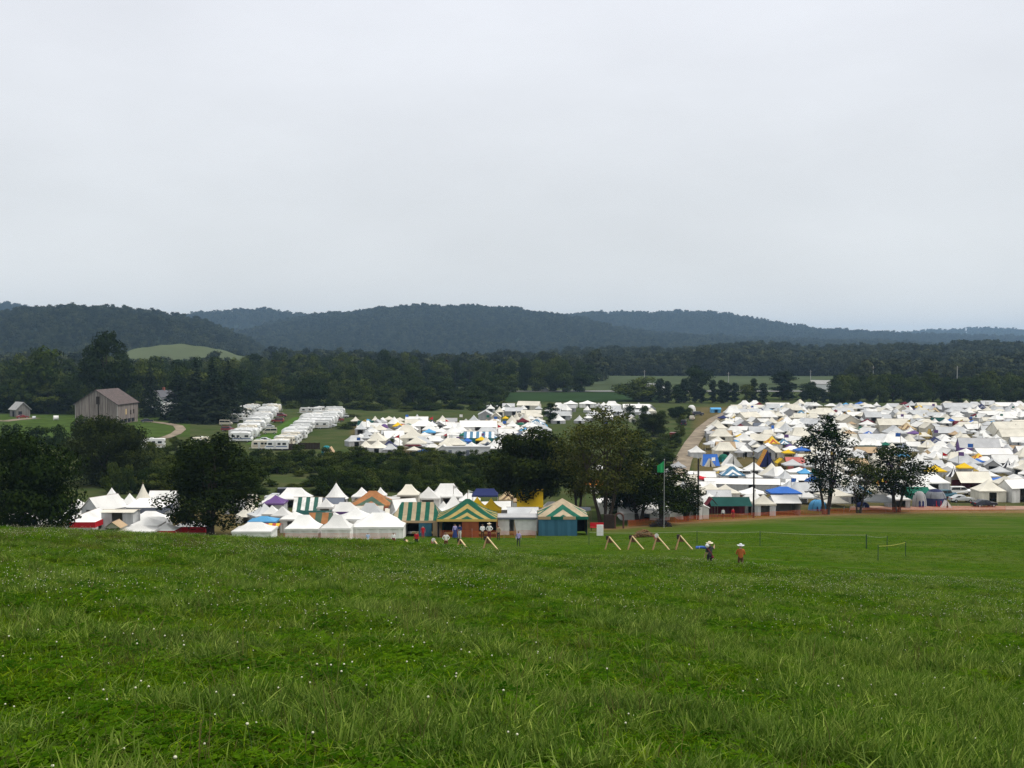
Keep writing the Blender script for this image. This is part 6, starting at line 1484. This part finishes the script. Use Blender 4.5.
p = gd(740.5, 67); person(p, 1.76, math.pi-.1, cloth('rust', None), cloth('brown', None), 'person in rust brown jacket and wide pale grey hat seen from behind', 'front', 'long', cloth('palehat', None))
# figures at the pavilions
GP = 'people by the striped pavilions'
def P2(px, by, hpx, rz, t, b, lb, **kw):
    g = stand_at(px, by); person(g, hpx/F*g.y, rz, cloth(t, None), cloth(b, None), lb, group=GP, **kw)
P2(368, 545.5, 13, .3, 'lightblue', 'white', 'child in light blue before the largest white pavilion', sleeves='short')
P2(393.5, 546, 13.5, .1, 'white', 'darkred', 'person in white shirt and dark skirt beside the largest white pavilion', skirt=True)
P2(416.5, 547.5, 16, -.2, 'red', 'black', 'person in red top and black trousers before the green and tan pavilion')
P2(446, 549.5, 17.5, 0, 'white', 'darkred', 'person in white shirt and dark red trousers among the target stands', pose='hips')
P2(455, 539, 15.5, .4, 'lavender', 'navy', 'person in lavender and navy in the doorway of the green and yellow pavilion', skirt=True)
P2(459.8, 539, 15, -.3, 'navy', 'white', 'person in navy cloak in the doorway of the green and yellow pavilion', pose='front')
P2(482.5, 540, 16, .2, 'white', 'brown', 'person in white shirt, left of two at the rusty pavilion corner', pose='front')
P2(489.3, 540, 16.5, -.2, 'white', 'maroon', 'person in white shirt, right of two at the rusty pavilion corner', pose='hips', hat=cloth('straw', None))
P2(498.5, 540.5, 15, -.5, 'tan', 'charcoal', 'person in tan and charcoal at the left side of the white booth')
P2(518.5, 547, 16, .1, 'lavender', 'charcoal', 'person in lavender shirt walking before the white booth', pose='walk')
P2(423, 538.5, 13, 0, 'red', 'red', 'person in red sitting low under the green and tan pavilion front')
g = G(733, 518.5, 100); person(g, 1.7, .2, cloth('red', None), cloth('darkred', None), 'person in red standing under the dark green canopy', skirt=True)
g = G(723, 519, 100); person(g, 1.7, -.2, cloth('white', None), cloth('black', None), 'person in white under the left of the dark green canopy')
# ------------------------------------------------------------------ labels of the repeats: what each stands beside, in the photo
ORD = ['nearest', 'second', 'third', 'fourth', 'fifth', 'sixth', 'seventh', 'eighth', 'ninth', 'tenth', 'eleventh', 'twelfth', 'thirteenth', 'fourteenth', 'fifteenth', 'sixteenth']
def ordw(n):
    if n < 16: return ORD[n]
    tens = {2: 'twenty', 3: 'thirty', 4: 'forty', 5: 'fifty'}; w = ['', 'first', 'second', 'third', 'fourth', 'fifth', 'sixth', 'seventh', 'eighth', 'ninth']
    k = n+1
    if k < 20: return {17: 'seventeenth', 18: 'eighteenth', 19: 'nineteenth'}[k]
    return tens[k//10]+'-'+w[k % 10] if k % 10 else {2: 'twentieth', 3: 'thirtieth', 4: 'fortieth', 5: 'fiftieth'}[k//10]
def auto(items, group=None, land=LAND):
    buckets = {}
    for o, desc, px, py in items:
        best = None
        for ph, lx, ly in land:
            dx, dy = px-lx, (py-ly)*1.6; d = math.hypot(dx, dy)+(6 if d_rel(dx, dy) == 'in front of' else 0)
            if best is None or d < best[0]: best = (d, ph, d_rel(dx, dy))
        buckets.setdefault((desc, best[1], best[2]), []).append((best[0], o))
    for (desc, ph, rel), lst in buckets.items():
        lst.sort(key=lambda t: t[0])
        for n, (d, o) in enumerate(lst):
            ends = rel
            o["label"] = (desc if len(lst) == 1 else (ordw(n)+' '+desc))+' '+ends+' the '+ph
            if group: o["group"] = group
def d_rel(dx, dy):
    if abs(dx) > abs(dy): return 'left of' if dx < 0 else 'right of'
    return 'behind' if dy < 0 else 'in front of'
auto([(o, d, x, y) for o, d, x, y in AUTO])
auto([c for c in CAMP if c[1]], None, LAND)
auto(AT)
auto(LCARS)
auto(BAN)
for px in (40, 80, 200): pass
# ------------------------------------------------------------------ air
hm = bpy.data.materials.new("air"); hm.use_nodes = True; hn = hm.node_tree.nodes; hl = hm.node_tree.links
hn.remove(hn["Principled BSDF"])
pv = hn.new("ShaderNodeVolumePrincipled"); pv.inputs["Color"].default_value = (.46, .71, 1.0, 1); pv.inputs["Density"].default_value = .00009; pv.inputs["Anisotropy"].default_value = .2
hl.new(pv.outputs[0], hn["Material Output"].inputs["Volume"])
hb = MB(); hb.box((0, 4500, 92), (19000, 9300, 190)); hz = hb.build("haze", hm)
tag(hz, "thin summer haze fading the far hills to blue", "haze", kind="stuff")
